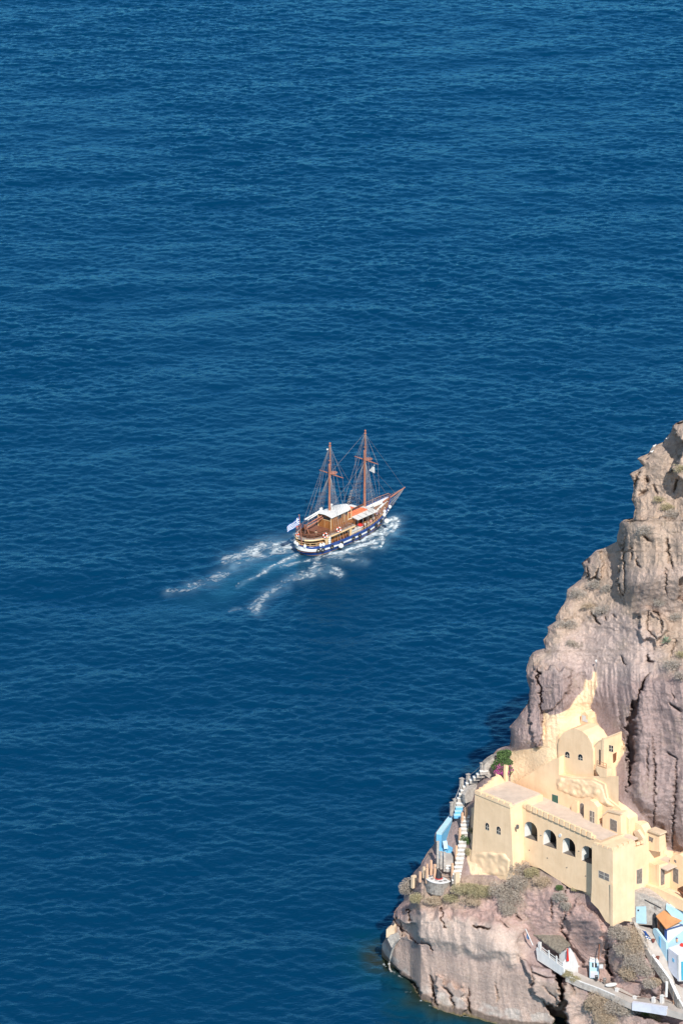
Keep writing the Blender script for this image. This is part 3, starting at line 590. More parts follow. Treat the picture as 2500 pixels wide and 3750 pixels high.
hull = link_mesh('hull', me, [BLUE, BOOT, TAN, WHITE], ship)
# rails, bulwark lining, decks
mb = MB()
for sgn in (-1, 1): mb.tube([(x, sgn*hb(x), zr(x)+0.03) for x in XS], 0.09, 6)
mb.build('gunwale', BLUE, ship)
mb = MB()
for sgn in (-1, 1):
    for i in range(len(XS)-1):
        a, c = XS[i], XS[i+1]; o = 0.1
        mb.add([(a, sgn*max(0, hb(a)-o), zr(a)), (c, sgn*max(0, hb(c)-o), zr(c)), (c, sgn*max(0, hb(c)-o), zr(c)-0.85), (a, sgn*max(0, hb(a)-o), zr(a)-0.85)], [(0, 1, 2, 3)])
mb.build('bulwark_lining', WHITE, ship)
def deck(name, xa, xb, z, inset, m, n=30, thick=0.0, zf=None):
    mb = MB(); xs_ = [xa+(xb-xa)*i/n for i in range(n+1)]
    zz = zf or (lambda x: z)
    for i in range(n):
        a, c = xs_[i], xs_[i+1]; A, B_ = max(0, hb(a)-inset), max(0, hb(c)-inset)
        mb.add([(a, -A, zz(a)), (c, -B_, zz(c)), (c, B_, zz(c)), (a, A, zz(a))], [(0, 1, 2, 3)])
        if thick:
            for sg in (-1, 1): mb.add([(a, sg*A, zz(a)), (c, sg*B_, zz(c)), (c, sg*B_, zz(c)-thick), (a, sg*A, zz(a)-thick)], [(0, 1, 2, 3)])
    if thick: mb.add([(xa, -max(0, hb(xa)-inset), zz(xa)), (xa, max(0, hb(xa)-inset), zz(xa)), (xa, max(0, hb(xa)-inset), zz(xa)-thick), (xa, -max(0, hb(xa)-inset), zz(xa)-thick)], [(0, 1, 2, 3)])
    return mb.build(name, m, ship)
deck('main_deck', -12.3, 7.5, 0.95, 0.08, DECK)
deck('foredeck', 6.6, 13.3, 0, 0.1, DECK, zf=lambda x: zr(x)-0.55)
POOP = 3.45
deck('poop_deck', -12.15, -0.6, POOP, 0.18, GREYD, thick=0.34)
mb = MB()
for sgn in (-1, 1): mb.tube([(x, sgn*max(0, hb(x)-0.16), POOP-0.18) for x in XS if -12.3 < x < -0.6], 0.16, 6)
mb.build('poop_fascia', CREAM, ship)
deck('poop_planking', -11.4, -0.8, POOP+0.02, 0.75, DECK)
# cabin under the poop deck with openings, cream pillars
mb = MB(); mb.box((-5.1, 0, 2.05), (9.6, 5.0, 2.15)); cab = mb.build('cabin', WOOD, ship)
mb = MB(); mb.box((-9.93, 0.0, 2.2), (0.06, 3.6, 1.0)); mb.box((-9.93, -1.9, 2.0), (0.08, 0.1, 1.6)); mb.build('cabin_opening', GLASS, cab)
for x0, x1 in ((-7.6, -6.5), (-6.1, -5.0), (-4.4, -3.3), (-2.9, -1.8)):
    mb = MB(); mb.box(((x0+x1)/2, -2.53, 1.5), (x1-x0, 0.05, 0.5)); mb.build('door_panel', DARKW, cab)
for x in (-6.9, -4.2, -2.2):
    mb = MB(); mb.box((x, -2.53, 2.5), (0.8, 0.05, 0.55)); mb.build('cabin_window', GLASS, cab)
for x, wd in ((-8.6, 1.1), (-2.0, 0.85)):
    for sgn in (-1, 1):
        mb = MB(); y = sgn*(hb(x)-0.2); z0, z1 = 1.3, POOP-0.3; h = wd/2
        prof = [(x-h*0.6, y, z0), (x+h*0.6, y, z0), (x+h*0.6, y, z0+1.0), (x+h*0.8, y, z1-0.25), (x+h*1.5, y, z1), (x-h*1.5, y, z1), (x-h*0.8, y, z1-0.25), (x-h*0.6, y, z0+1.0)]
        mb.prism(prof, (0, -sgn*0.14, 0)); mb.build('pillar', CREAM, ship)
mb = MB(); xs_ = [x for x in XS if x < -9.2]
loop = [(x, -hb(x)+0.12, 0) for x in reversed(xs_)]+[(x, hb(x)-0.12, 0) for x in xs_]
for dz in (0.35, 0.75): mb.tube([(p[0], p[1], zr(p[0])+dz) for p in loop], 0.045, 5)
for p in loop[::3]: mb.tube([(p[0], p[1], zr(p[0])), (p[0], p[1], zr(p[0])+0.78)], 0.05, 5)
mb.build('stern_rail', CREAM, ship)
# poop railing
mb = MB(); xs_ = [XA+0.18+(11.6)*i/40 for i in range(41)]
loop = [(x, -max(0, hb(x)-0.28)) for x in reversed(xs_)]+[(x, max(0, hb(x)-0.28)) for x in xs_]
for dz, r in ((0.35, 0.022), (0.68, 0.022), (1.0, 0.045)): mb.tube([(p[0], p[1], POOP+dz) for p in loop], r, 5)
acc = 0; last = loop[0]
for p in loop:
    acc += math.hypot(p[0]-last[0], p[1]-last[1]); last = p
    if acc > 1.05 or p is loop[0]: mb.tube([(p[0], p[1], POOP), (p[0], p[1], POOP+1.0)], 0.035, 5); acc = 0
mb.build('poop_railing', BROWNR, ship)
mb = MB()                                                               # curved bench following the stern
bx_ = [-11.3+0.5*i for i in range(8)]
loopb = [(x, -max(0.2, hb(x)-1.0)) for x in reversed(bx_)]+[(x, max(0.2, hb(x)-1.0)) for x in bx_]
for i in range(len(loopb)-1):
    a, c = Vector((*loopb[i], POOP+0.42)), Vector((*loopb[i+1], POOP+0.42)); d = (c-a); n_ = Vector((-d.y, d.x, 0)).normalized()*0.22
    mb.prism([a-n_, c-n_, c+n_, a+n_], (0, 0, -0.08))
    mb.prism([a-n_, c-n_, c-n_+Vector((0, 0, 0.4)), a-n_+Vector((0, 0, 0.4))], n_.normalized()*0.05)
mb.build('stern_bench', DARKW, ship)
mb = MB(); mb.box((-7.9, -0.2, POOP+0.3), (2.9, 3.4, 0.5))
hat = mb.build('hatch', DARKW, ship)
mb = MB()
for k in range(8): mb.box((-9.15+k*0.36, -0.2, POOP+0.59), (0.24, 3.5, 0.07))
mb.build('hatch_slat', BROWNR, hat)
# wheelhouse
wh = MB(); wh.box((-4.05, -0.3, 4.72), (3.5, 3.0, 2.55)); wh = wh.build('wheelhouse', WOOD, ship)
mb = MB(); mb.box((-5.83, -0.3, 5.62), (0.05, 2.5, 0.48)); mb.build('window', GLASS, wh)
mb = MB(); mb.box((-5.86, -0.3, 5.28), (0.05, 2.9, 0.10)); mb.box((-5.86, -1.8, 4.72), (0.14, 0.14, 2.6)); mb.box((-5.86, 1.2, 4.72), (0.14, 0.14, 2.6)); mb.box((-5.86, -0.3, 4.2), (0.03, 0.05, 1.9)); mb.build('trim', CREAM, wh)
for xx in (-2.0, -0.9, 0.0):
    for yy in (-1.75, 1.15): mb = MB(); mb.box((xx, yy, 5.0), (0.16, 0.12, 2.0)); mb.build('roof_post', CREAM, wh)
mb = MB(); mb.box((-3.4, -1.82, 5.5), (1.0, 0.05, 0.65)); mb.build('window', GLASS, wh)
mb = MB(); mb.box((-1.1, -0.3, 4.2), (2.3, 2.7, 1.5)); mb.build('companion_box', WOOD, wh)
mb = MB(); N = 14
for i in range(N):
    for j in range(12):
        def rp(i, j):
            x = -6.15+6.6*i/N; wy = 1.85*(1 if i < N-4 else math.sqrt(max(0.05, 1-((i-(N-4))/4.4)**2))); q = -1+2*j/12
            return (x, -0.3+wy*q, 6.12+0.42*(1-q*q)*(0.75+0.25*math.sin(math.pi*min(1, i/N*1.3)))+0.05*i/N)
        a_, b2, c2, d2 = rp(i, j), rp(i+1, j), rp(i+1, j+1), rp(i, j+1)
        mb.add([a_, b2, c2, d2], [(0, 1, 2, 3)]); dn = Vector((0, 0, -0.1))
        if j in (0,): mb.add([a_, b2, Vector(b2)+dn, Vector(a_)+dn], [(0, 1, 2, 3)])
        if j == 11: mb.add([d2, c2, Vector(c2)+dn, Vector(d2)+dn], [(0, 1, 2, 3)])
        if i == 0: mb.add([a_, d2, Vector(d2)+dn, Vector(a_)+dn], [(0, 1, 2, 3)])
        mb.add([Vector(a_)+dn, Vector(b2)+dn, Vector(c2)+dn, Vector(d2)+dn], [(0, 1, 2, 3)])
rf = mb.build('wheelhouse_roof', WHITE, wh, smooth=False)
mb = MB(); mb.tube([(-2.9, 0.6, 6.4), (-2.9, 0.6, 6.95)], 0.2, 8); mb.ball((-2.9, 0.6, 7.1), 0.42, 12, 6, (1, 1, 0.4)); mb.build('radar_dome', WHITE, rf)
mb = MB(); mb.box((-4.9, 1.3, 6.6), (0.5, 0.3, 0.6)); mb.build('vent_box', WHITE, rf)
for px_, py_ in ((-3.6, -0.6), (-3.3, 0.1)): mb = MB(); mb.tube([(px_, py_, 6.5), (px_, py_, 6.95)], 0.09, 6); mb.build('vent_pipe', WHITE, rf)
# masts
def mast(x, zb, zt, zy, name_seed, yard_half, tilt):
    m_ = MB(); m_.tube([(x, 0, zb), (x-0.05, 0, zy+2.0)], 0.25, 10, 0.2); m_.tube([(x+0.22, 0, zy-0.4), (x+0.12, 0, zt)], 0.17, 8, 0.12); m_.ball((x+0.12, 0, zt+0.05), 0.2, 8, 6)
    for zz in (zy+2.0, zy+2.7, zt-0.45, zy-0.3): m_.torus((x+0.1, 0, zz), 0.2, 0.07, (0, 0, 1), 10, 5)
    mo = m_.build('mast', RED, ship)
    m_ = MB(); m_.tube([(x+0.5, yard_half, zy+tilt), (x+0.5, 0, zy)], 0.07, 6, 0.15); m_.tube([(x+0.5, 0, zy), (x+0.5, -yard_half, zy-tilt)], 0.15, 6, 0.07); m_.build('yard', RED, mo)
    m_ = MB(); m_.ball((x+0.75, -0.15, zy+0.22), 1.0, 14, 6, (0.95, 0.8, 0.12)); m_.build('mast_top', RED, mo)
    return mo
MZ = mast(-4.05, POOP, 19.3, 13.35, 1, 2.75, 0.15); FM = mast(6.1, 1.0, 18.9, 13.1, 2, 2.75, 0.15)
mb = MB(); mb.ball((-4.25, 0.35, 18.2), 0.17, 8, 6); mb.build('masthead_light', WHITE, MZ)
def shrouds(x, zt, zy, seed):
    r = MB(); rt = MB(); rg = random.Random(seed)
    for sgn in (-1, 1):
        feet = []
        for k in range(6):
            xf = x-2.5+0.8*k; yf = sgn*(hb(xf)-0.1); feet.append(Vector((xf, yf, zr(xf)+0.1)))
            r.tube([(x, sgn*0.15, zy-0.2), feet[-1]], 0.022, 3, cap=False)
        top = Vector((x, sgn*0.15, zy-0.2))
        for q in range(1, 10):
            f = q/12; a, c = feet[0].lerp(top, f), feet[-1].lerp(top, f); rt.tube([a, c], 0.010, 3, cap=False)
        for xo in (-3.6, -1.2, 1.4): r.tube([(x+0.1, sgn*0.1, zt-0.4), (x+xo, sgn*(hb(x+xo)-0.1), zr(x+xo)+0.2)], 0.024, 3, cap=False)
        r.tube([(x+0.1, sgn*0.1, zt-0.4), (x+0.5, sgn*2.6, zy-sgn*0)], 0.022, 3, cap=False)
        r.tube([(x+0.5, sgn*2.6, zy), (x+1.2, sgn*(hb(x+1)-0.1), zr(x)+0.2)], 0.022, 3, cap=False)
    r.add(rt.v, rt.f); r.build('shroud_net', ROPE, ship)
shrouds(-4.05, 19.2, 13.35, 1); shrouds(6.1, 18.8, 13.1, 2)
mb = MB()
for a, c in (((6.2, 0, 18.6), (-3.9, 0, 13.6)), ((6.2, 0, 13.4), (-3.9, 0, 6.7)), ((-4, 0, 18.9), (-11.9, 0.6, 4.4)), ((-4, 0, 18.9), (-11.9, -0.6, 4.4)), ((-4, 0, 13.4), (-9.9, 0.4, 5.4)), ((6.2, 0, 18.4), (17.8, 0, 4.5)), ((6.2, 0, 13.2), (15.2, 0, 4.2)), ((6.2, 0, 12.8), (12.9, 0, 4.3)), ((-4, 0, 18.2), (5.9, 0, 4.6))):
    mb.tube([a, c], 0.024, 3, cap=False)
mb.build('stay', ROPE, ship)
mb = MB()
for k in range(6):                                                       # pale rungs in the port fore shrouds
    z = 4.6+k*0.55; q = (z-2)/11; x = 3.9+q*1.3; y = 3.1*(1-q*0.85)
    mb.box((x, y, z), (0.8-0.05*k, 0.05, 0.07))
for sx in (-0.3, 0.3): mb.tube([(3.9+0.35+sx, 3.1*(1-0.2), 4.4), (3.9+0.6+sx*0.7, 3.1*(1-0.40), 7.5)], 0.02, 4)
mb.build('rope_ladder', GREYD, ship)
# spars
mb = MB(); mb.tube([(-4.4, 0.35, 6.0), (-10.2, 0.75, 5.1)], 0.15, 7, 0.1); mb.tube([(-4.6, 0.1, 5.75), (-10.4, 0.3, 4.75)], 0.12, 6); mb.build('boom', RED, ship)
mb = MB(); mb.tube([(-4.6, 1.45, 6.35), (-9.0, 1.7, 5.75)], 0.16, 7); mb.tube([(-4.6, 1.05, 6.3), (-8.8, 1.3, 5.65)], 0.1, 6); mb.build('furled_sail', WHITE, ship)
mb = MB(); mb.tube([(5.9, 0.1, 4.75), (-0.9, 0.2, 4.5)], 0.17, 7, 0.13); mb.build('boom', DARKW, ship)
mb = MB(); mb.tube([(-9.8, 0.9, POOP), (-10.3, 0.8, 5.4)], 0.1, 6); mb.tube([(-9.8, 0.0, POOP), (-10.3, 0.5, 5.4)], 0.1, 6); mb.build('boom_crutch', RED, ship)
mb = MB(); mb.tube([(11.6, 0, 3.5), (18.0, 0, 4.55)], 0.2, 8, 0.1); mb.build('bowsprit', RED, ship)
mb = MB()
for z in (0.6, 1.4, 2.2, 3.0, 3.6): mb.tube([(17.7, 0, 4.4), (12.0+z*0.4, 0, z)], 0.035, 4, cap=False)
for k in range(1, 9): mb.tube([(17.7-0.6*k, 0, 4.42-0.1*k), (17.7-0.66*k, 0, 4.35-0.43*k)], 0.022, 3, cap=False)
for sgn in (-1, 1): mb.tube([(17.7, 0, 4.5), (11.5, sgn*hb(11.5), zr(11.5))], 0.03, 4, cap=False)
mb.build('bowsprit_netting', ROPE, ship)
# bow: rail, white planking lines, white V
mb = MB()
xs_ = [4.6+ (13.35-4.6)*i/26 for i in range(27)]
for sgn in (-1, 1):
    L = [(x, sgn*max(0, hb(x)-0.06), zr(x)+0.75) for x in xs_]; mb.tube(L, 0.06, 5)
    mb.tube([(p[0], p[1], p[2]-0.36) for p in L], 0.025, 4)
    for p in L[::2]: mb.tube([(p[0], p[1], p[2]-0.75), p], 0.04, 5)
mb.build('bow_rail', BROWNR, ship)
mb = MB()
def strip(a, c, w_, h=0.1):
    a, c = Vector(a), Vector(c); n_ = Vector((-(c-a).y, (c-a).x, 0)).normalized()*w_/2; mb.prism([a-n_, c-n_, c+n_, a+n_], (0, 0, h))
strip((8.6, 2.3, zr(8.6)-0.5), (12.9, 0.15, zr(12.9)-0.45), 0.55); strip((8.6, -0.2, zr(8.6)-0.5), (12.7, 0.2, zr(12.6)-0.45), 0.35, 0.16); strip((8.8, -0.2, zr(8.8)-0.48), (9.3, -2.5, zr(9.2)-0.45), 0.4, 0.14); strip((10.5, -2.0, zr(10.4)-0.45), (12.7, -0.3, zr(12.7)-0.42), 0.25)
mb.build('white_deck_trim', WHITE, ship)
mb = MB(); mb.box((7.0, 1.2, 2.55), (2.2, 1.6, 0.9)); mb.box((7.4, 0.4, 2.9), (1.0, 0.5, 0.5)); mb.box((6.5, 2.1, 3.0), (1.6, 0.3, 0.9)); mb.ball((6.4, 1.1, 3.4), 0.26); mb.ball((7.2, 1.6, 3.5), 0.28); mb.build('white_locker', WHITE, ship)
mb = MB(); mb.tube([(7.6, 0.4, 3.1), (8.9, 0.2, 3.2)], 0.22, 8); mb.box((8.2, 0.3, 2.9), (0.5, 1.2, 0.5)); mb.build('windlass', STEEL, ship)
mb = MB(); mb.box((7.7, -0.9, 2.3), (1.3, 1.4, 0.9)); mb.build('fore_hatch', WOOD, ship)
mb = MB()
for k in range(4): mb.tube([(6.3+0.22*k, -0.6, 1.2+0.6*k), (6.3+0.22*k, -1.2, 1.2+0.6*k)], 0.03, 4)
for y in (-0.6, -1.2): mb.tube([(6.2, y, 1.0), (7.2, y, 3.3)], 0.04, 4)
mb.build('ladder', STEEL, ship)
# saloon with orange covered rafts and the awning
mb = MB(); mb.box((2.4, 0.45, 2.55), (6.0, 4.1, 3.1)); sal = mb.build('saloon', WOOD, ship)
for k in range(4):
    mb = MB(); mb.box((0.4+1.35*k, -1.62, 2.7), (0.85, 0.05, 0.8)); mb.build('window', GLASS, sal)
mb = MB(); mb.box((2.4, 0.5, 4.14), (6.3, 4.6, 0.08)); mb.build('roof', WHITE, sal)
for y, x0, x1 in ((1.35, -0.3, 4.1), (-0.85, -0.3, 4.9)):
    mb = MB(); mb.box(((x0+x1)/2, y, 4.33), (x1-x0, 1.55, 0.3)); mb.tube([(x0+0.3, y, 4.5), (x1-0.6, y+0.1, 4.52)], 0.14, 6); mb.tube([(x0+1.3, y+0.5, 4.48), (x1-0.3, y+0.5, 4.48)], 0.11, 6); mb.tube([(x0+0.3, y-0.5, 4.48), (x1-1.6, y-0.55, 4.48)], 0.1, 6)
    mb.build('orange_cover', ORANGE, ship)
mb = MB()
for k in range(4):
    x0, x1 = 0.2+1.5*k, 0.2+1.5*(k+1)-0.05
    mb.prism([(x0, -1.5, 4.28), (x1, -1.5, 4.28), (x1, -3.15, 4.02), (x0, -3.15, 4.02)], (0, 0, 0.05))
mb.box((5.6, -0.3, 4.27), (1.0, 2.6, 0.06))
aw = mb.build('awning', CANVAS, ship)
mb = MB()
for k in range(5): mb.tube([(0.2+1.5*k, -1.5, 4.36), (0.2+1.5*k, -3.2, 4.09)], 0.03, 4); mb.tube([(0.2+1.5*k, -3.1, 1.2), (0.2+1.5*k, -3.1, 4.05)], 0.035, 5)
mb.build('awning_frame', STEEL, aw)
mb = MB(); mb.box((-0.1, -2.75, 2.35), (3.6, 0.75, 0.14)); mb.box((-0.1, -2.9, 1.95), (3.4, 0.12, 0.7)); mb.build('side_bench', CANVAS, ship)
mb = MB(); mb.box((1.6, -2.6, 2.62), (0.8, 0.9, 0.25)); mb.ball((1.3, -2.7, 2.7), 0.4, 8, 5, (1, 1, 0.5)); mb.build('red_cloth', REDC, ship)
mb = MB(); xs_ = [-1.6+0.5*i for i in range(22)]
mb.tube([(x, -hb(x)+0.1, zr(x)+0.42) for x in xs_], 0.04, 4)
for x in xs_: mb.tube([(x, -hb(x)+0.1, zr(x)), (x, -hb(x)+0.1, zr(x)+0.42)], 0.035, 4)
mb.tube([(x, hb(x)-0.1, zr(x)+0.42) for x in xs_], 0.04, 4)
mb.build('side_rail', CREAM, ship)
mb = MB(); mb.prism([(7.35, 0.0, 10.9), (7.3, -1.3, 12.4), (7.3, -1.35, 10.7)], (0.03, 0, 0)); mb.build('pennant', WHITE, ship)
# ---- things carried by or hung on the boat
def W(x, y, z):
    c, s = math.cos(HEAD), math.sin(HEAD); return Vector((SHIP_O.x+x*c-y*s, SHIP_O.y+x*s+y*c, z))
staff = empty('ensign_staff', W(-12.25, -0.3, 1.9), HEAD, 'reddish pole on the boat stern flying a blue and white striped flag', 'flag')
mb = MB(); mb.tube([(0, 0, 0), (-0.75, 0.05, 6.3)], 0.1, 7, 0.06); mb.ball((-0.76, 0.05, 6.35), 0.13, 8, 6); mb.build('pole', RED, staff)
nx, nyf = 27, 9; vs = []
for j in range(nyf+1):
    for i in range(nx+1):
        a, q = i/nx, j/nyf
        wv = 0.16*math.sin(a*7+q*1.2)*a
        x = -0.70+0.12*q; L = 2.6*a
        vs.append((x-L*0.60-wv*0.6, 0.05+L*0.62-wv*0.6, 6.05-1.55*q*(1-0.25*a)-L*0.72+0.1*math.sin(a*9)))
fs = []; mi = []
for j in range(nyf):
    for i in range(nx):
        fs.append((j*(nx+1)+i, j*(nx+1)+i+1, (j+1)*(nx+1)+i+1, (j+1)*(nx+1)+i))
        if j < 5 and i < 10: mi.append(1 if (j == 2 or i in (4, 5)) else 0)
        else: mi.append(0 if j % 2 == 0 else 1)
me = bpy.data.meshes.new('flag'); me.from_pydata(vs, [], fs); me.polygons.foreach_set('material_index', mi); link_mesh('flag', me, [FLAGB, WHITE], staff)
tyre_x = [(-10.6, 'black tyre fender hung nearest the boat stern, left of its twin'), (-9.75, 'second black tyre fender from the boat stern, beside a white panel end'), (-7.55, 'black tyre fender on the blue hull below the aft cream pillar'), (-4.9, 'black tyre fender just ahead of the aft white ball fender'), (-1.5, 'black tyre fender on the hull below the forward cream pillar'),
          (0.35, 'black tyre fender on the hull below the white side bench'), (3.0, 'black tyre fender on the hull below the middle of the white awning'), (5.45, 'black tyre fender below the front end of the white awning'), (7.3, 'black tyre fender closest to the bow, behind the forward white ball fender')]
for k, (x, lab) in enumerate(tyre_x):
    zz = zr(x)-(0.62 if k > 1 else 0.75); p = hull_pt(x, -1, zz); q = hull_pt(x+0.3, -1, zz); d = Vector((q[0]-p[0], q[1]-p[1], 0)).normalized(); n_ = Vector((d.y, -d.x, 0.0))
    t = empty('tyre_fender', W(p[0]+n_.x*0.13, p[1]+n_.y*0.13, zz), HEAD+math.atan2(n_.y, n_.x), lab, 'tyre fender', 'tyre fenders hung along the blue hull')
    mb = MB(); mb.torus((0, 0, 0), 0.30, 0.135, (1, 0, 0), 18, 8); mb.build('tyre', RUBBER, t)
    mb = MB(); mb.tube([(0, 0, 0.35), (-0.13, 0, 1.0)], 0.02, 4); mb.build('rope', ROPE, t)
for x, y, z, r, lab in ((-5.55, -3.85, 0.98, 0.47, 'large white ball fender hung on the hull in the aft half'), (8.25, -3.42, 1.55, 0.48, 'large white ball fender hung on the hull near the bow')):
    t = empty('ball_fender', W(x, y, z), HEAD, lab, 'ball fender', 'large white ball fenders')
    mb = MB(); mb.ball((0, 0, 0), r, 16, 12); mb.build('ball', WHITE, t, smooth=True); mb = MB(); mb.tube([(0, 0, r), (0, 0.15, r+0.5)], 0.03, 4); mb.build('rope', ROPE, t)
small = [(-12.1, 1.4, 2.3, 'round white fender at the far port corner of the stern rail'), (-12.35, 0.7, 2.2, 'round white fender on the stern, second from the port corner'), (-12.2, -0.9, 2.15, 'small white fender just right of the flag pole foot'),
         (-10.2, -2.9, 2.25, 'white fender on the starboard quarter rail, aft of its twin'), (-9.6, -3.1, 2.25, 'white fender on the starboard quarter rail beside the aft cream pillar'),
         (8.3, -2.9, 3.3, 'white fender on the starboard fore rail, the upper of two'), (8.0, -3.05, 2.75, 'white fender on the starboard fore rail, the lower of two'), (10.6, -2.3, 3.4, 'white oval fender on the starboard side of the bow')]
for x, y, z, lab in small:
    t = empty('fender', W(x, y, z), HEAD, lab, 'fender', 'small white fenders on the boat rails')
    mb = MB(); mb.ball((0, 0, 0), 0.3, 10, 8, (1, 1, 1.25)); mb.build('float', WHITE, t, smooth=True)
    mb = MB(); mb.tube([(0, 0, 0.3), (0, 0, 0.55)], 0.03, 4); mb.build('rope', ROPE, t)
for k in range(4):
    t = empty('drum', W(-7.95, -3.15, 1.85+0.4*k), HEAD, ['lowest', 'second lowest', 'second highest', 'topmost'][k]+' white drum in the stack beside the aft cream pillar', 'drum', 'stacked white drums')
    mb = MB(); mb.tube([(0, 0, 0), (0, 0, 0.34)], 0.24, 12); mb.build('shell', WHITE, t); mb = MB(); mb.torus((0, 0, 0.34), 0.23, 0.03, (0, 0, 1), 12, 4); mb.build('rim', STEEL, t)
ORG2 = mat('ring_orange', (0.72, 0.10, 0.04), 0.6)
rings = [(-9.35, -3.3, 4.0, 'orange and white lifebuoy on the poop rail, nearer the stern'), (-5.75, -3.52, 4.1, 'orange and white lifebuoy on the poop rail below the wheelhouse side'), (-9.3, 3.25, 4.1, 'orange and white lifebuoy on the far port rail of the poop'), (-12.1, 0.9, 3.95, 'orange lifebuoy on the stern rail just left of the flag pole')]
for x, y, z, lab in rings:
    ang = math.atan2(-1 if y < 0 else 1, -0.35 if x > -12 else -3)
    t = empty('lifebuoy', W(x, y, z), HEAD+ang, lab, 'lifebuoy', 'lifebuoys on the poop rail')
    for k in range(8):
        mb = MB(); a0 = k*math.pi/4; pts = [(0, 0.40*math.cos(a0+q*math.pi/16*(1 if k % 2 else 1)), 0.40*math.sin(a0+q*math.pi/16)) for q in range(5)]
        mb.tube(pts, 0.115, 8)
        if k % 2: continue
        mb.build('ring_segment', ORG2, t)
    for k in range(1, 8, 2):
        mb = MB(); a0 = k*math.pi/4; mb.tube([(0, 0.40*math.cos(a0+q*math.pi/16), 0.40*math.sin(a0+q*math.pi/16)) for q in range(5)], 0.117, 8); mb.build('white_band', WHITE, t)
# ================================================================== BUILDINGS ON THE SPUR
from mathutils.geometry import tessellate_polygon
D1 = Vector((0.68, -0.733, 0)).normalized(); E1 = Vector((0.733, 0.68, 0)).normalized()
class Plane:
    """vertical wall plane through a point, running in direction d; e is the way into the building"""
    def __init__(s, A, d=D1, e=None):
        s.A = Vector(A); s.d = Vector(d).normalized(); s.e = Vector(e).normalized() if e is not None else Vector((-s.d.y, s.d.x, 0))
    def at(s, u, v, o=0.0):
        x, y, q = ray(u, v); r = Vector((float(x), float(y), float(q))); n = Vector((-s.d.y, s.d.x, 0))
        A = s.A+s.e*o; C0 = Vector((0, 0, CAM_H)); t = (A-C0).dot(n)/r.dot(n); return C0+r*t
    def shift(s, o): return Plane(s.A+s.e*o, s.d, s.e)
def slab(mb, P, outer, holes=(), th=1.0, o=0.0, bevel=0):
    """wall with openings: outline and holes traced on plane P, swept th metres inwards"""
    O_ = [P.at(u, v, o) for u, v in outer]; H_ = [[P.at(u, v, o) for u, v in h] for h in holes]
    tr = tessellate_polygon([O_]+H_); allp = O_+[p for h in H_ for p in h]; n = len(allp); E_ = P.e*th
    fs = [tuple(t) for t in tr]+[tuple(i+n for i in reversed(t)) for t in tr]
    i0 = 0
    for lp in [O_]+H_:
        k = len(lp); fs += [(i0+i, i0+(i+1) % k, i0+(i+1) % k+n, i0+i+n) for i in range(k)]; i0 += k
    mb.add(allp+[p+E_ for p in allp], fs); return mb
def arch(u0, v0, u1, v1, slope=0.45, n=8):
    """arched opening: left foot (u0,v0) bottom-left, right edge u1, crown height v1 measured at the left edge"""
    w_ = u1-u0; r = w_/2; P = [(u0, v0), (u0, v1+r*1.1)]
    for i in range(1, n): a = math.pi*i/n; P.append((u0+r-r*math.cos(a), v1+r*1.1-r*1.15*math.sin(a)+slope*(r-r*math.cos(a))))
    return P+[(u1, v1+r*1.1+slope*w_), (u1, v0+slope*w_)]
def rect(u0, v0, u1, v1, slope=0.42): return [(u0, v0), (u0, v1), (u1, v1+slope*(u1-u0)), (u1, v0+slope*(u1-u0))]
OCH = mat('ochre_plaster', (0.84, 0.61, 0.395), 0.9, 0.08, 0.45, bump=0.03, col2=(0.76, 0.54, 0.335))
def weather(m, s=(1.1, 1.1, 0.10), k=0.5, col=(0.80, 0.74, 0.68)):
    """rain streaks and patches of older render"""
    t = m.node_tree; b = t.nodes['Principled BSDF']; old = b.inputs['Base Color'].links[0].from_socket
    tc = t.nodes.new('ShaderNodeTexCoord'); mp = t.nodes.new('ShaderNodeMapping'); mp.inputs['Scale'].default_value = s; n = t.nodes.new('ShaderNodeTexNoise'); n.inputs['Scale'].default_value = 1.3; n.inputs['Detail'].default_value = 6; n.inputs['Roughness'].default_value = 0.7
    t.links.new(tc.outputs['Object'], mp.inputs[0]); t.links.new(mp.outputs[0], n.inputs['Vector']); rp = t.nodes.new('ShaderNodeValToRGB'); rp.color_ramp.elements[0].position = 0.45; rp.color_ramp.elements[1].position = 0.70
    rp.color_ramp.elements[0].color = (0, 0, 0, 1); rp.color_ramp.elements[1].color = (k, k, k, 1); t.links.new(n.outputs['Fac'], rp.inputs[0])
    t.links.new(mixc(t, rp.outputs[0], old, mixc(t, 1.0, old, col, 'MULTIPLY')), b.inputs['Base Color'])
weather(OCH, k=0.4); OCHD = mat('ochre_old', (0.68, 0.52, 0.36), 0.9, 0.15, 0.8)
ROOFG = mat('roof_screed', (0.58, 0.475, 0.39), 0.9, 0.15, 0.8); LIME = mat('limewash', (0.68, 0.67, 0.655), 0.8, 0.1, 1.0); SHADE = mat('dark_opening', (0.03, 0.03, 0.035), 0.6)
INNER = mat('painted_shade_interior', (0.16, 0.14, 0.125), 0.9, 0.3, 0.8); GREENW = mat('green_shutter', (0.03, 0.11, 0.085), 0.5); BRDOOR = mat('brown_door', (0.17, 0.065, 0.03), 0.6, 0.3); FRAME = mat('window_bars', (0.50, 0.46, 0.40), 0.6); GRYW = mat('old_window', (0.22, 0.19, 0.17), 0.8, 0.5, 3)
STONE = mat('rubble_stone', (0.33, 0.30, 0.27), 0.95, 0.45, 2.4, bump=0.12, col2=(0.13, 0.115, 0.105)); STONEP = mat('pale_stone', (0.45, 0.41, 0.37), 0.95, 0.35, 2.0, bump=0.08, col2=(0.27, 0.24, 0.22))
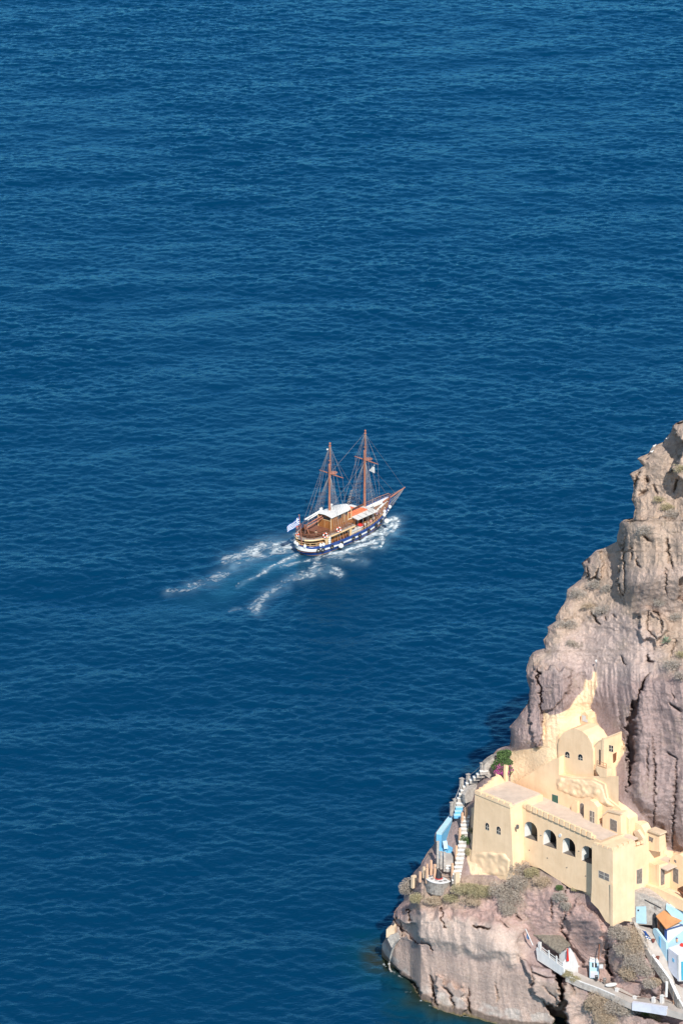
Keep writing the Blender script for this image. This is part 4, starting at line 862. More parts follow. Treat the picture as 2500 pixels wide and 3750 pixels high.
SKYB = mat('pale_blue_wash', (0.40, 0.60, 0.72), 0.8, 0.1, 1.0); MIDB = mat('blue_wash', (0.14, 0.42, 0.66), 0.8, 0.12, 1.0); weather(LIME, k=0.6, col=(0.75, 0.76, 0.78)); TURQ = mat('turquoise_door', (0.06, 0.36, 0.48), 0.6); NAVY = mat('navy_column', (0.02, 0.06, 0.2), 0.6)
TERRA = mat('terracotta_tiles', (0.62, 0.29, 0.115), 0.8, 0.2, 1.0, wave=(2.2, 'X')); THATCH = mat('thatch', (0.33, 0.285, 0.225), 1.0, 0.4, 3.0, bump=0.1, wave=(6, 'X')); CONC = mat('path_concrete', (0.42, 0.375, 0.34), 0.95, 0.2, 0.8)
PEACH = mat('peach_post', (0.66, 0.41, 0.27), 0.9, 0.15, 1.5); LAV = mat('pale_lavender', (0.58, 0.59, 0.66), 0.85, 0.1)
def win(P, poly, parent, pane=GLASS, bars=True, o=-0.03, name='window', frame=FRAME):
    """window: frame strip, pane and glazing bars set on the wall plane"""
    mb = MB(); c = (sum(p[0] for p in poly)/len(poly), sum(p[1] for p in poly)/len(poly))
    slab(mb, P, [(c[0]+(u-c[0])*1.12, c[1]+(v-c[1])*1.09) for u, v in poly], th=0.06, o=o)
    w_ = mb.build(name, frame, parent, world=True)
    mb = MB(); slab(mb, P, poly, th=0.05, o=o-0.03); mb.build('pane', pane, w_, world=False)
    if bars:
        mb = MB(); us = [p[0] for p in poly]; vs = [p[1] for p in poly]; u0, u1 = min(us), max(us); vb = poly[0][1]; vt = poly[1][1]; sl_ = (poly[-1][1]-poly[0][1])/max(1e-6, (poly[-1][0]-poly[0][0]))
        um = (u0+u1)/2; slab(mb, P, [(um-0.9, vb+sl_*(um-u0)), (um-0.9, vt+sl_*(um-u0)), (um+0.9, vt+sl_*(um-u0)), (um+0.9, vb+sl_*(um-u0))], th=0.04, o=o-0.06)
        vm = (vb+vt)/2; slab(mb, P, [(u0, vm+0.9), (u0, vm-0.9), (u1, vm-0.9+sl_*(u1-u0)), (u1, vm+0.9+sl_*(u1-u0))], th=0.04, o=o-0.065); mb.build('glazing_bar', frame, w_)
    return w_
def part(name, m, parent, P, outer, holes=(), th=1.0, o=0.0):
    mb = MB(); slab(mb, P, outer, holes, th, o); return mb.build(name, m, parent, world=True)
def wpart(mb, name, m, parent): return mb.build(name, m, parent, world=True)
def house(name, label, cat='building', at=(2000, 3200)):
    b_ = empty(name, surf(*at), 0, label, cat); return b_
bpy.context.view_layer.update()
# ---- A: the crenellated lower house
PT = Plane(at_Y(1800, 3150, FORT_Y)); PA_ = PT.shift(2.3)                    # tower plane, arcade plane
fort = house('castle_house', 'big ochre castle-like house with battlements, two square towers and four arched openings', 'house', (1900, 3150))
part('tower', OCH, fort, PT, [(1724, 3175), (1727, 3117), (1738, 2906), (1866, 2958), (1872, 3060), (1878, 3215), (1800, 3235)], th=6.5)
part('tower_roof', ROOFG, fort, PT.shift(0.5), [(1744, 2896), (1744, 2904), (1872, 2957), (1872, 2947)], th=5.7)
AR = [arch(1918, 3066, 1966, 3003, 0.35), arch(1987, 3094, 2036, 3032, 0.35), arch(2057, 3124, 2105, 3062, 0.35), arch(2127, 3152, 2174, 3092, 0.35)]
part('arcade_wall', OCH, fort, PA_, [(1868, 3190), (1868, 2935), (1912, 2950), (2200, 3080), (2200, 3290), (2130, 3262), (2085, 3252), (2030, 3215), (1975, 3180), (1920, 3165)], AR, th=0.07)
for k, h in enumerate(AR):
    mb = MB(); Pn = PA_.shift(0.075)
    Hs = [Pn.at(u, v) for u, v in h]; nh = len(Hs); E_ = PA_.e*2.4
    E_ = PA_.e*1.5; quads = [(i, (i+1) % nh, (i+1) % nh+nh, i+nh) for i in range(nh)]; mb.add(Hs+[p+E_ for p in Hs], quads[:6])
    md = MB(); md.add(Hs+[p+E_ for p in Hs], quads[6:]); wpart(md, 'reveal_painted_shade', INNER, fort)  # floor and right side of the arch darkened: shade put into the colour
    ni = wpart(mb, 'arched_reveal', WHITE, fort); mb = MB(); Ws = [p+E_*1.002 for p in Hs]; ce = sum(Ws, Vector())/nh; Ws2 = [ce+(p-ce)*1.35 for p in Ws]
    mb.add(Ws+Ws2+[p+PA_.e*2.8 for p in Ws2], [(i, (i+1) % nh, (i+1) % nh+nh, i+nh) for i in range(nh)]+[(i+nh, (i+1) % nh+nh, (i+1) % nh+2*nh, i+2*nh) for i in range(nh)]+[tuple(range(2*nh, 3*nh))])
    wpart(mb, 'shade_painted_room', INNER, fort)  # dark walls added behind, their colour standing in for interior shade
part('arcade_roof', ROOFG, fort, PA_.shift(0.6), [(1870, 2936), (1870, 2942), (2250, 3108), (2250, 3103)], th=4.6)
def merlons(P, a, c, n, parent, w_=0.6, hgt=12, th=0.5, o=0.0, rise=3):
    for i in range(n):
        f0, f1 = (i+0.12)/n, (i+0.88)/n; u0, v0 = a[0]+(c[0]-a[0])*f0, a[1]+(c[1]-a[1])*f0; u1, v1 = a[0]+(c[0]-a[0])*f1, a[1]+(c[1]-a[1])*f1
        part('merlon', OCH, parent, P, [(u0, v0+rise), (u0, v0-hgt), (u1, v1-hgt), (u1, v1+rise)], th=th, o=o)
part('parapet', OCH, fort, PT, [(1738, 2908), (1738, 2900), (1866, 2952), (1866, 2960)], th=0.55, o=-0.12); merlons(PT, (1740, 2901), (1866, 2952), 6, fort, hgt=7, o=-0.125)
part('parapet', OCH, fort, PA_, [(1914, 2957), (1914, 2946), (2172, 3063), (2172, 3074)], th=0.5, o=-0.14); merlons(PA_, (1925, 2952), (2165, 3060), 12, fort, hgt=8, o=-0.28, rise=12, th=0.3)
PW = Plane(PT.at(1738, 2904), E1, D1)                                      # west side parapet, rising in steps away from the camera
mb = MB(); st = [(1738, 2906), (1738, 2893), (1752, 2890), (1752, 2884), (1768, 2880), (1768, 2874), (1784, 2868), (1784, 2860), (1798, 2856), (1798, 2848), (1814, 2842), (1814, 2832), (1826, 2838), (1842, 2862), (1842, 2845), (1843, 2800), (1853, 2800), (1853, 2862), (1846, 2880)]
slab(mb, PW, st, th=0.4); wpart(mb, 'stepped_parapet', OCH, fort)
win(PT, arch(1777, 3036, 1789, 3012, 0.4, 6), fort, name='arched_window'); win(PT, arch(1818, 3051, 1831, 3025, 0.4, 6), fort, name='arched_window')
PCH = Plane(PT.at(1866, 2958), E1)                                         # narrow face between tower and arcade
part('round_vent', GRYW, fort, PA_, [(1893+6*math.cos(a*math.pi/5), 3028+9*math.sin(a*math.pi/5)) for a in range(10)], th=0.05, o=-2.0)
part('wall_lamp', LIME, fort, PA_, [(2048+5*math.cos(a*math.pi/5), 3060+7*math.sin(a*math.pi/5)) for a in range(10)], th=0.1, o=-0.1)
for u, v in ((1936, 3114), (2002, 3143), (2073, 3178), (2142, 3209), (1978, 3060), (2117, 3118)): part('drain_hole', GRYW, fort, PA_, [(u-3, v-1), (u, v-3), (u+3, v), (u, v+2)], th=0.05, o=-0.03)
for k in range(5): part('roof_step', LIME, fort, PT.shift(5.0), [(1850-6*k, 2886+3*k), (1850-6*k, 2883+3*k), (1876, 2890+4*k), (1876, 2893+4*k)], th=0.35, o=-0.3*k)
# near tower
PB_ = PA_.shift(-1.5)
part('near_tower', OCH, fort, PB_, [(2166, 3100), (2166, 3092), (2186, 3092), (2200, 3099), (2242, 3114), (2242, 3392), (2216, 3374), (2190, 3330), (2162, 3302), (2165, 3250)], th=4.4)
merlons(PB_, (2170, 3090), (2242, 3113), 4, fort, hgt=6, th=0.4, o=-0.04)
PBR = Plane(PB_.at(2242, 3113), E1, -D1)
merlons(PBR, (2242, 3113), (2318, 3080), 4, fort, hgt=6, th=0.4, o=-0.04)
part('corner_buttress', OCH, fort, PBR, [(2242, 3395), (2242, 3240), (2262, 3250), (2296, 3300), (2312, 3375), (2275, 3372)], th=0.5, o=-0.45)
win(PB_, rect(2192, 3212, 2227, 3188, 0.42), fort, bars=True, name='barred_window', pane=GRYW); win(PBR, [(2262, 3233), (2262, 3204), (2281, 3194), (2281, 3224)], fort, bars=False, name='blind_window', pane=ROOFG, o=-0.05)
# roof terrace furniture at the end of the arcade
PE1 = Plane(PA_.at(2200, 3085, 1.2), E1, D1)
part('roof_block', OCH, fort, PA_.shift(3.0), [(2205, 3088), (2205, 3064), (2262, 3062), (2262, 3090)], th=1.2)
part('skylight', SKYB, fort, PA_.shift(1.6), [(2229, 3105), (2231, 3094), (2262, 3078), (2262, 3098)], th=0.3)
# ---- B: the upper mass of the house
PM = PA_.shift(5.1)
upper = house('terraced_house', 'stepped ochre house built into the cliff directly above the arcade roof', 'house', (2060, 2950))
part('retaining_wall', OCH, upper, PM, [(1879, 2945), (1881, 2868), (2027, 2780), (2046, 2772), (2046, 2838), (2100, 2850), (2170, 2852), (2212, 2872), (2222, 2924), (2268, 2960), (2300, 3000), (2300, 3090), (2150, 3035), (2000, 2980)], th=1.8)
for k, (pl, bx) in enumerate((([(2136, 3022), (2136, 2950), (2143, 2936), (2158, 2930), (2172, 2938), (2186, 2956), (2186, 3044)], 0.9), ([(2204, 3052), (2204, 2985), (2224, 2968), (2270, 2980), (2274, 3084)], 1.1), ([(2090, 3005), (2090, 2950), (2100, 2934), (2112, 2936), (2112, 3010)], 0.35))):
    part('projecting_bay', OCH, upper, PM, pl, th=bx+0.3, o=-bx)
part('bay_ledge', OCHD, upper, PM, [(2203, 2984), (2224, 2966), (2271, 2978), (2271, 2984), (2224, 2973), (2203, 2990)], th=0.4, o=-1.3)
win(PM, rect(2020, 2955, 2041, 2909, 0.3), upper, pane=GREENW, bars=False); part('window_sill', STONEP, upper, PM, rect(2014, 2966, 2044, 2957, 0.35), th=0.4, o=-0.4)
win(PM, rect(1998, 2945, 2003, 2925, 0.3), upper, pane=GRYW, bars=False)
win(PM, arch(2122, 3000, 2137, 2940, 0.3, 6), upper, bars=False, name='arched_window', pane=GRYW)
win(PM, rect(2158, 3010, 2174, 2969, 0.4), upper, o=-0.95, bars=True, pane=GRYW); win(PM, arch(2192, 3023, 2203, 2980, 0.35, 6), upper, bars=False, name='arched_niche', pane=OCHD)
win(PM, rect(2233, 3036, 2256, 2998, 0.45), upper, o=-1.15, bars=False, pane=GRYW, name='opening')
def rough_patch(name, P, poly, parent, amp, o0=0.25, step=5, sc_=16.0, seed=7):
    """plaster laid over lumpy rock: a displaced sheet on the wall plane that sinks into it at its border"""
    us = np.arange(min(p[0] for p in poly), max(p[0] for p in poly)+step, step); vs_ = np.arange(min(p[1] for p in poly), max(p[1] for p in poly)+step, step)
    Ug, Vg = np.meshgrid(us, vs_); dist, _ = seg_dist(Ug, Vg, poly+[poly[0]]); sd = np.where(in_poly(Ug, Vg, poly), dist, -dist)
    bump = amp*(0.08+0.65*np.abs(fbm(Ug/sc_, Vg/sc_, seed, 4, 0.5))*2.2)*sstep(-2, 14, sd)-(1-sstep(-2, 8, sd))*o0
    Pg_ = np.zeros(Ug.shape+(3,))
    for j in range(Ug.shape[0]):
        for i in range(Ug.shape[1]): Pg_[j, i] = P.at(Ug[j, i], Vg[j, i], -float(bump[j, i]))-parent.location
    return link_mesh(name, grid_mesh(name, Pg_), OCH, parent)
rough_patch('plastered_rock', PM, [(2028, 2850), (2050, 2842), (2170, 2856), (2208, 2872), (2222, 2924), (2262, 2958), (2220, 2960), (2160, 2925), (2110, 2928), (2060, 2905), (2034, 2900)], upper, 0.42, sc_=22.0)
rough_patch('plastered_rock', PT, [(1716, 3200), (1712, 3150), (1726, 3122), (1770, 3112), (1850, 3122), (1872, 3150), (1866, 3190), (1850, 3214), (1780, 3212)], fort, 0.32, sc_=34.0, seed=17)
PV = PM.shift(0.9)
vault = house('vaulted_house', 'ochre house with a rounded barrel-vault front and two tiny arched windows, high on the cliff', 'house', (2100, 2850))
part('vault', OCH, vault, PV, [(2042, 2842), (2042, 2722), (2048, 2700), (2060, 2684), (2080, 2672), (2104, 2668), (2130, 2678), (2150, 2696), (2164, 2722), (2170, 2750), (2172, 2870)], th=3.2)
part('side_wall', OCH, vault, PV, [(2008, 2812), (2008, 2712), (2030, 2700), (2044, 2690), (2044, 2812)], th=3.0, o=0.35)
part('door', BRDOOR, vault, PV, rect(2019, 2777, 2028, 2718, -0.3), th=0.08, o=0.30)
win(PV, arch(2068, 2772, 2083, 2752, 0.22, 6), vault, name='arched_window'); win(PV, arch(2116, 2781, 2131, 2761, 0.22, 6), vault, name='arched_window')
part('chimney_pipe', OCH, vault, PV, [(2056, 2690), (2056, 2655), (2060, 2655), (2060, 2690)], th=0.15, o=2.2)
cube = house('cube_house', 'small ochre cubic house with brown door and railed balcony beside the vaulted house', 'house', (2230, 2800))
PC1 = PV.shift(0.3)
part('front_wall', OCH, cube, PC1, [(2168, 2840), (2168, 2734), (2190, 2712), (2210, 2705), (2210, 2806), (2210, 2860)], th=3.6)
PCR = Plane(PC1.at(2210, 2750), E1, -D1)
mb = MB(); slab(mb, PCR, [(2209, 2862), (2209, 2705), (2240, 2702), (2286, 2716), (2285, 2742), (2272, 2760), (2256, 2812), (2222, 2812)], th=0.4, o=-0.02); wpart(mb, 'side_wall', OCH, cube)
win(PCR, [(2229, 2751), (2229, 2729), (2243, 2732), (2243, 2754)], cube); part('door', BRDOOR, cube, PCR, [(2243, 2803), (2243, 2762), (2256, 2755), (2254, 2800)], th=0.1, o=-0.07)
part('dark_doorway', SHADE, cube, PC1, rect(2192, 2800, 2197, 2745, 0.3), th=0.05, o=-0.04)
part('roof_edge', OCHD, cube, PC1, [(2166, 2738), (2190, 2712), (2211, 2702), (2211, 2707), (2190, 2717), (2166, 2743)], th=3.4, o=-0.1)
mb = MB(); a, c = PC1.at(2184, 2802, -0.9), PC1.at(2218, 2814, -0.9)
for dz in (0, 0.35, 0.7): mb.tube([a+Vector((0, 0, dz)), c+Vector((0, 0, dz))], 0.03, 4)
for f in (0, 0.33, 0.66, 1): mb.tube([a.lerp(c, f), a.lerp(c, f)+Vector((0, 0, 0.72))], 0.03, 4)
wpart(mb, 'balcony_rail', BROWNR, cube)
part('balcony', OCH, cube, PC1, [(2182, 2824), (2182, 2806), (2220, 2818), (2220, 2848), (2196, 2846)], th=1.1, o=-1.0)
dorm = house('belfry_dormer', 'little ochre dormer with a white window panel at the top of the painted cliff', 'dormer', (2150, 2640))
PD = PV.shift(3.4)
part('dormer_front', OCH, dorm, PD, [(2124, 2655), (2126, 2616), (2140, 2606), (2152, 2622), (2152, 2665)], th=1.3); PDR = Plane(PD.at(2152, 2640), E1, -D1)
part('dormer_side', OCH, dorm, PDR, [(2151, 2668), (2151, 2618), (2160, 2606), (2174, 2606), (2183, 2614), (2181, 2644), (2170, 2660)], th=0.4)
win(PD, rect(2130, 2640, 2150, 2619, 0.3), dorm, pane=LIME, bars=False)
p = PD.at(2155, 2614, 0.9); mb = MB(); mb.ball((p.x, p.y, p.z-0.3), 0.8, 14, 8, (1.2, 1.0, 0.45)); wpart(mb, 'domed_roof', OCHD, dorm)
# ---- C: right wing
wing = house('right_wing_house', 'ochre wing right of the near tower with grey windows and a round-topped gable', 'house', (2380, 3200))
PC_ = Plane(PBR.at(2312, 3200, 0.0), E1, -D1).shift(1.1)
part('long_wall', OCH, wing, PC_, [(2284, 3362), (2284, 3104), (2318, 3104), (2350, 3096), (2384, 3080), (2410, 3062), (2426, 3050), (2434, 3056), (2438, 3104), (2428, 3124), (2440, 3132), (2440, 3180), (2374, 3190), (2374, 3262), (2316, 3262), (2316, 3372)], th=0.8)
merlons(PC_, (2296, 3104), (2360, 3084), 4, wing, hgt=6, th=0.35, o=-0.04)
win(PC_, [(2330, 3236), (2330, 3188), (2349, 3181), (2349, 3234)], wing, pane=GRYW, bars=False)
PF_ = Plane(PC_.at(2373, 3220), D1)
part('front_wall', OCH, wing, PF_, [(2373, 3262), (2373, 3158), (2412, 3174), (2412, 3262)], th=1.8)
PG_ = Plane(PF_.at(2412, 3220), E1, -D1)
part('door_wall', OCH, wing, PG_, [(2411, 3262), (2411, 3168), (2440, 3160), (2452, 3168), (2452, 3250)], th=0.5)
win(PG_, [(2418, 3243), (2418, 3182), (2431, 3178), (2431, 3238)], wing, pane=GRYW, bars=False, name='grey_door')
part('wing_roof', ROOFG, wing, Plane(PF_.at(2373, 3160), D1), [(2374, 3158), (2374, 3161), (2440, 3190), (2440, 3186)], th=3.2, o=0.15)
PH_ = Plane(PG_.at(2450, 3230), D1)
part('round_gable', OCH, wing, PH_, [(2448, 3262), (2448, 3160), (2454, 3142), (2466, 3131), (2484, 3128), (2500, 3138), (2516, 3160), (2530, 3200), (2534, 3330), (2480, 3300)], th=2.0)
win(PH_, rect(2463, 3226, 2481, 3176, 0.55), wing, pane=GRYW, bars=False, name='grey_door'); part('vent_slot', GRYW, wing, PH_, [(2466, 3154), (2466, 3148), (2474, 3152), (2474, 3162), (2471, 3160)], th=0.05, o=-0.03)
ramp = house('curved_ramp_wall', 'thick curved ochre parapet wall sweeping down to the right above the blue stone house', 'wall', (2400, 3270))
PR = Plane(surf(2400, 3270, 1.9), D1)
part('parapet', OCH, ramp, PR, [(2300, 3275), (2306, 3240), (2330, 3236), (2366, 3240), (2412, 3256), (2460, 3278), (2540, 3318), (2540, 3362), (2500, 3338), (2440, 3312), (2400, 3294), (2372, 3278), (2344, 3274)], th=1.0)
part('walkway', ROOFG, ramp, PR.shift(1.0), [(2320, 3244), (2366, 3246), (2412, 3262), (2540, 3326), (2540, 3332), (2412, 3268), (2320, 3250)], th=2.2)
eaves = house('brown_pergola', 'dark brown wooden pergola roof cut by the right edge beside the ochre gable', 'pergola', (2490, 3260))
part('roof_board', DARKW, eaves, PR.shift(0.4), [(2478, 3254), (2500, 3244), (2540, 3240), (2540, 3300), (2500, 3292), (2488, 3272)], th=0.2)
part('beam', BROWNR, eaves, PR.shift(0.3), [(2478, 3256), (2540, 3298), (2540, 3304), (2478, 3262)], th=0.12)
# small houses on the upper right of the wing
ah = house('arched_annex', 'ochre annex with an arched barred window and a sloping buttress, above the near tower', 'building', (2330, 3060))
PX = PM.shift(1.2)
part('annex_wall', OCH, ah, PX, [(2268, 3080), (2268, 2965), (2300, 2990), (2320, 3010), (2345, 3022), (2360, 3050), (2362, 3128), (2300, 3110)], th=1.4)
part('sloping_buttress', OCHD, ah, PX, [(2318, 3050), (2322, 3040), (2332, 3040), (2352, 3070), (2354, 3096), (2344, 3096)], th=0.6, o=-0.5)
win(PX, arch(2313, 3080, 2321, 3055, 0.45, 6), ah, name='arched_window')
part('step_run', CONC, ah, PX, [(2262, 3098), (2262, 3062), (2284, 3066), (2306, 3096), (2306, 3112)], th=0.4, o=-1.2)
for k in range(4): part('step', LIME, ah, PX, [(2264+6*k, 3074+9*k), (2264+6*k, 3070+9*k), (2290+4*k, 3072+9*k), (2290+4*k, 3076+9*k)], th=0.3, o=-1.3)
th_ = house('terrace_hut', 'small flat-roofed ochre hut with a dark window at the upper end of the right wing', 'hut', (2390, 3080))
part('hut_wall', OCH, th_, PX.shift(0.6), [(2358, 3110), (2360, 3052), (2374, 3040), (2412, 3056), (2412, 3120)], th=1.2)
part('door_reveal', BRDOOR, th_, PX.shift(0.6), rect(2361, 3090, 2364, 3056, 0.4), th=0.05, o=-0.04); part('window', GRYW, th_, PX.shift(0.6), [(2373, 3080), (2373, 3062), (2390, 3070), (2386, 3086), (2380, 3080)], th=0.05, o=-0.04)
part('flat_roof', OCHD, th_, PX.shift(0.5), [(2357, 3054), (2372, 3038), (2414, 3054), (2414, 3060), (2372, 3045), (2357, 3060)], th=1.4, o=-0.2)
# ---- D: rubble house with blue door, blue wall
rub = house('rubble_house', 'rough grey stone house front with a pale blue door under the curved ochre wall', 'house', (2370, 3380))
PRb = Plane(surf(2370, 3385, 1.2), Vector((1, -0.35, 0)))
part('stone_wall', STONEP, rub, PRb, [(2304, 3384), (2308, 3262), (2352, 3272), (2400, 3290), (2450, 3312), (2450, 3412), (2392, 3402), (2386, 3388)], th=2.0)
part('blue_door', SKYB, rub, PRb, [(2327, 3381), (2327, 3321), (2363, 3320), (2365, 3384)], th=0.12, o=-0.12); part('door_pane', SHADE, rub, PRb, [(2332, 3337), (2332, 3331), (2338, 3331), (2338, 3337)], th=0.06, o=-0.16)
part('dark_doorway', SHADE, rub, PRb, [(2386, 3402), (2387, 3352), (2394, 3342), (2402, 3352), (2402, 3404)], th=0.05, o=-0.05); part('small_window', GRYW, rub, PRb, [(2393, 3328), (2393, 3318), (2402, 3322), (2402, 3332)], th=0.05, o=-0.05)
part('gutter_pipe', SHADE, rub, PRb, [(2358, 3296), (2358, 3294), (2419, 3325), (2419, 3328)], th=0.08, o=-0.12)
blw = house('blue_wall', 'pale blue rendered wall behind the terracotta roof at the right edge', 'wall', (2480, 3340)); part('wall_face', SKYB, blw, PRb.shift(-0.4), [(2436, 3330), (2437, 3312), (2540, 3362), (2540, 3400), (2480, 3380)], th=0.8)
# ---- E: terracotta roofed house
tc_h = house('tiled_house', 'white and blue house with an orange terracotta tiled roof and dark blue corner post', 'house', (2450, 3440))
PQ = Plane(surf(2420, 3450, 1.2), Vector((0.55, -0.83, 0)))
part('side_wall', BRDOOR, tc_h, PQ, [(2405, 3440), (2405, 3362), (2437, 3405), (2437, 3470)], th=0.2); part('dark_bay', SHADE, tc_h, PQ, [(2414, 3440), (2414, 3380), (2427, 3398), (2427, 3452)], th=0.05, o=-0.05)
part('blue_plinth', SKYB, tc_h, PQ, [(2388, 3412), (2390, 3400), (2400, 3402), (2437, 3452), (2440, 3530), (2432, 3520)], th=0.3, o=-0.5); part('terrace_planter', MIDB, tc_h, PQ, [(2410, 3460), (2410, 3428), (2416, 3434), (2416, 3472)], th=0.1, o=-0.56)
PQR = Plane(PQ.at(2438, 3440), Vector((0.83, 0.55, 0)), -Vector((0.55, -0.83, 0)))
part('gable_wall', LIME, tc_h, PQR, [(2437, 3480), (2437, 3404), (2500, 3378), (2560, 3356), (2560, 3440)], th=0.3); part('lower_wall', SKYB, tc_h, PQR, [(2432, 3530), (2437, 3462), (2470, 3430), (2500, 3408), (2560, 3390), (2560, 3470), (2446, 3476), (2446, 3532)], th=0.3, o=-0.03)
part('corner_post', NAVY, tc_h, PQR, [(2435, 3462), (2435, 3404), (2441, 3402), (2441, 3460)], th=0.3, o=-0.06)
za = PQ.at(2437, 3404).z
R1, R2 = PQ.at(2400, 3357, -0.3), PQ.at(2437, 3404, -0.35); dR = Vector((0.83, 0.55, 0))*4.2
rt1, rt2 = R1+Vector((0.83, 0.55, 0))*2.0+Vector((0, 0, 0.75)), R2+Vector((0.83, 0.55, 0))*3.0+Vector((0, 0, 0.75))
mb = MB(); mb.prism([R1, R2, rt2+Vector((0.5, .3, 0)), rt1], (0, 0, 0.12)); mb.prism([rt1, rt2+Vector((0.5, .3, 0)), R2+dR*1.3, R1+dR*1.1], (0, 0, 0.12)); wpart(mb, 'tiled_roof', TERRA, tc_h)
mb = MB(); mb.tube([R2+Vector((0, 0, -0.05)), R2+dR*1.3+Vector((0, 0, -0.05))], 0.09, 5); wpart(mb, 'roof_fascia', NAVY, tc_h)
lampw = house('wall_lantern', 'small yellow lantern on the blue and white wall under the tiled roof', 'lantern', (2476, 3446)); part('lantern_box', PEACH, lampw, PQR, [(2476, 3450), (2476, 3438), (2481, 3437), (2481, 3449)], th=0.2, o=-0.3); part('lantern_cap', NAVY, lampw, PQR, [(2475, 3438), (2478, 3434), (2482, 3437)], th=0.2, o=-0.3)
# ---- F: white cube at the bottom right
wc = house('white_cube_house', 'white flat-roofed cube house with a turquoise door at the right edge', 'house', (2470, 3560))
PI_ = Plane(surf(2465, 3570, 1.6), Vector((0.6, -0.8, 0)))
part('left_wall', LAV, wc, PI_, [(2445, 3545), (2445, 3471), (2483, 3500), (2484, 3592), (2462, 3572)], th=3.4); PIR = Plane(PI_.at(2484, 3550), Vector((0.8, 0.6, 0)), -Vector((0.6, -0.8, 0)))  # left wall cooler and slightly darker than the front wall
part('front_wall', LIME, wc, PIR, [(2483, 3594), (2483, 3500), (2560, 3480), (2560, 3590)], th=0.3); part('turquoise_door', TURQ, wc, PIR, [(2493, 3590), (2493, 3523), (2530, 3514), (2530, 3590)], th=0.1, o=-0.08)
part('flat_roof', ROOFG, wc, PI_, [(2450, 3474), (2450, 3475), (2480, 3499), (2480, 3498)], th=3.2, o=0.2); win(PI_, rect(2460, 3520, 2466, 3508, 0.8), wc, pane=MIDB, bars=False)
pt = house('flower_pot', 'red-brown flower pots on the flat roof of the white cube house', 'flower pot', (2492, 3470)); p = PI_.at(2494, 3474, 2.0)
mb = MB(); mb.tube([p, p+Vector((0, 0, 0.4))], 0.2, 8, 0.3); wpart(mb, 'pot', TERRA, pt); mb = MB(); mb.ball(p+Vector((0, 0, 0.55)), 0.3, 8, 5); wpart(mb, 'flowers', REDC, pt)
# ================================================================== PATHS, STAIRS, TAVERN, PLANTS
def ribbon(name, left, right, m, thick=0.5, zoff=0.12, parent=None, kind=None, off=1.0):
    """paved strip: left and right edges in picture pixels; each cross line is level"""
    mb = MB(); L = []; Rr = []
    for (a, c) in zip(left, right):
        q = surf((a[0]+c[0])/2, (a[1]+c[1])/2, off); z = q.z+zoff; L.append(at_z(a[0], a[1], z)); Rr.append(at_z(c[0], c[1], z))
    for i in range(len(L)-1): mb.prism([L[i], L[i+1], Rr[i+1], Rr[i]], (0, 0, -thick))
    o = mb.build(name, m, parent); 
    if kind: o['kind'] = kind
    return L, Rr, o
L1, R1_, _ = ribbon('footpath', [(2322, 3384), (2345, 3430), (2366, 3470), (2388, 3512), (2422, 3560), (2452, 3602), (2484, 3672), (2500, 3700)], [(2392, 3404), (2402, 3430), (2420, 3470), (2442, 3512), (2456, 3560), (2470, 3602), (2540, 3640), (2580, 3690)], CONC, 1.2, kind='structure')
L2, R2_, _ = ribbon('lower_footpath', [(2070, 3572), (2130, 3598), (2195, 3622), (2250, 3646), (2315, 3676), (2384, 3686), (2440, 3696), (2500, 3712)], [(2110, 3560), (2160, 3584), (2215, 3598), (2275, 3618), (2345, 3650), (2400, 3662), (2450, 3660), (2520, 3676)], CONC, 1.0, kind='structure', off=2.0)
def lowwall(name, pts, label, m, w_=0.35, h=0.7, cap=None):
    o = empty(name, pts[0], 0, label, 'low wall'); mb = MB(); mc = MB()
    for a, c in zip(pts[:-1], pts[1:]):
        d = (c-a); n_ = Vector((-d.y, d.x, 0)).normalized()*w_/2; P4 = [a-n_, c-n_, c+n_, a+n_]; mb.prism([p+Vector((0, 0, -0.9)) for p in P4], (0, 0, 0.9+h)); mc.prism([p+Vector((0, 0, h+0.004)) for p in P4], (0, 0, 0.08))
    wpart(mb, 'wall_body', m, o); wpart(mc, 'coping', cap or m, o); return o
lowwall('low_path_wall', L1[:4], 'grey concrete kerb wall along the upper outer edge of the footpath', CONC, 0.5, 0.35, STONEP)
lowwall('low_path_wall', L1[3:], 'pale stone wall with rubble face along the lower outer edge of the footpath', STONE, 0.45, 0.6, LIME)
lowwall('low_path_wall', L2[:4], 'white kerb wall along the lower footpath by the tavern', STONEP, 0.2, 0.02, LIME)
lowwall('low_path_wall', L2[4:7], 'whitewashed kerb ramp along the lower footpath near the right corner', LAV, 0.5, 0.25, LAV)
posts = [(2257, 3647, 'first white rail post from the tavern side on the lower path'), (2322, 3676, 'second white rail post from the tavern side on the lower path'), (2391, 3680, 'third white rail post from the tavern side on the lower path'), (2422, 3672, 'white rail post behind the others, on the inner side of the lower path'), (2483, 3702, 'broad white rail post nearest the right edge of the lower path')]
PP = []
for u, v, lab in posts:
    p = surf(u, v, 2.0); o = empty('rail_post', p, 0.5, lab, 'post', 'white rail posts of the lower path'); PP.append(p)
    mb = MB(); mb.box((0, 0, 0.35), (0.45, 0.45, 1.5), 0.3); mb.build('shaft', LIME, o); mb = MB(); mb.box((0, 0, 1.13), (0.5, 0.5, 0.07), 0.3); mb.build('cap', LIME, o)
def pipe(name, pts, label, cat, m, r=0.05):
    o = empty(name, pts[0], 0, label, cat); mb = MB(); mb.tube(pts, r, 5); wpart(mb, 'tube', m, o)
    mb = MB(); mb.tube([pts[0]+Vector((0, 0, -0.02)), pts[0]+Vector((0.0, 0, -0.5))], r*1.1, 5); wpart(mb, 'bracket', m, o); return o
UP = Vector((0, 0, 1))
pipe('handrail', [surf(2196, 3606, 1.6)+UP*0.9, PP[0]+UP*0.9], 'dark handrail pipe left of the first white post', 'handrail', DARKW)
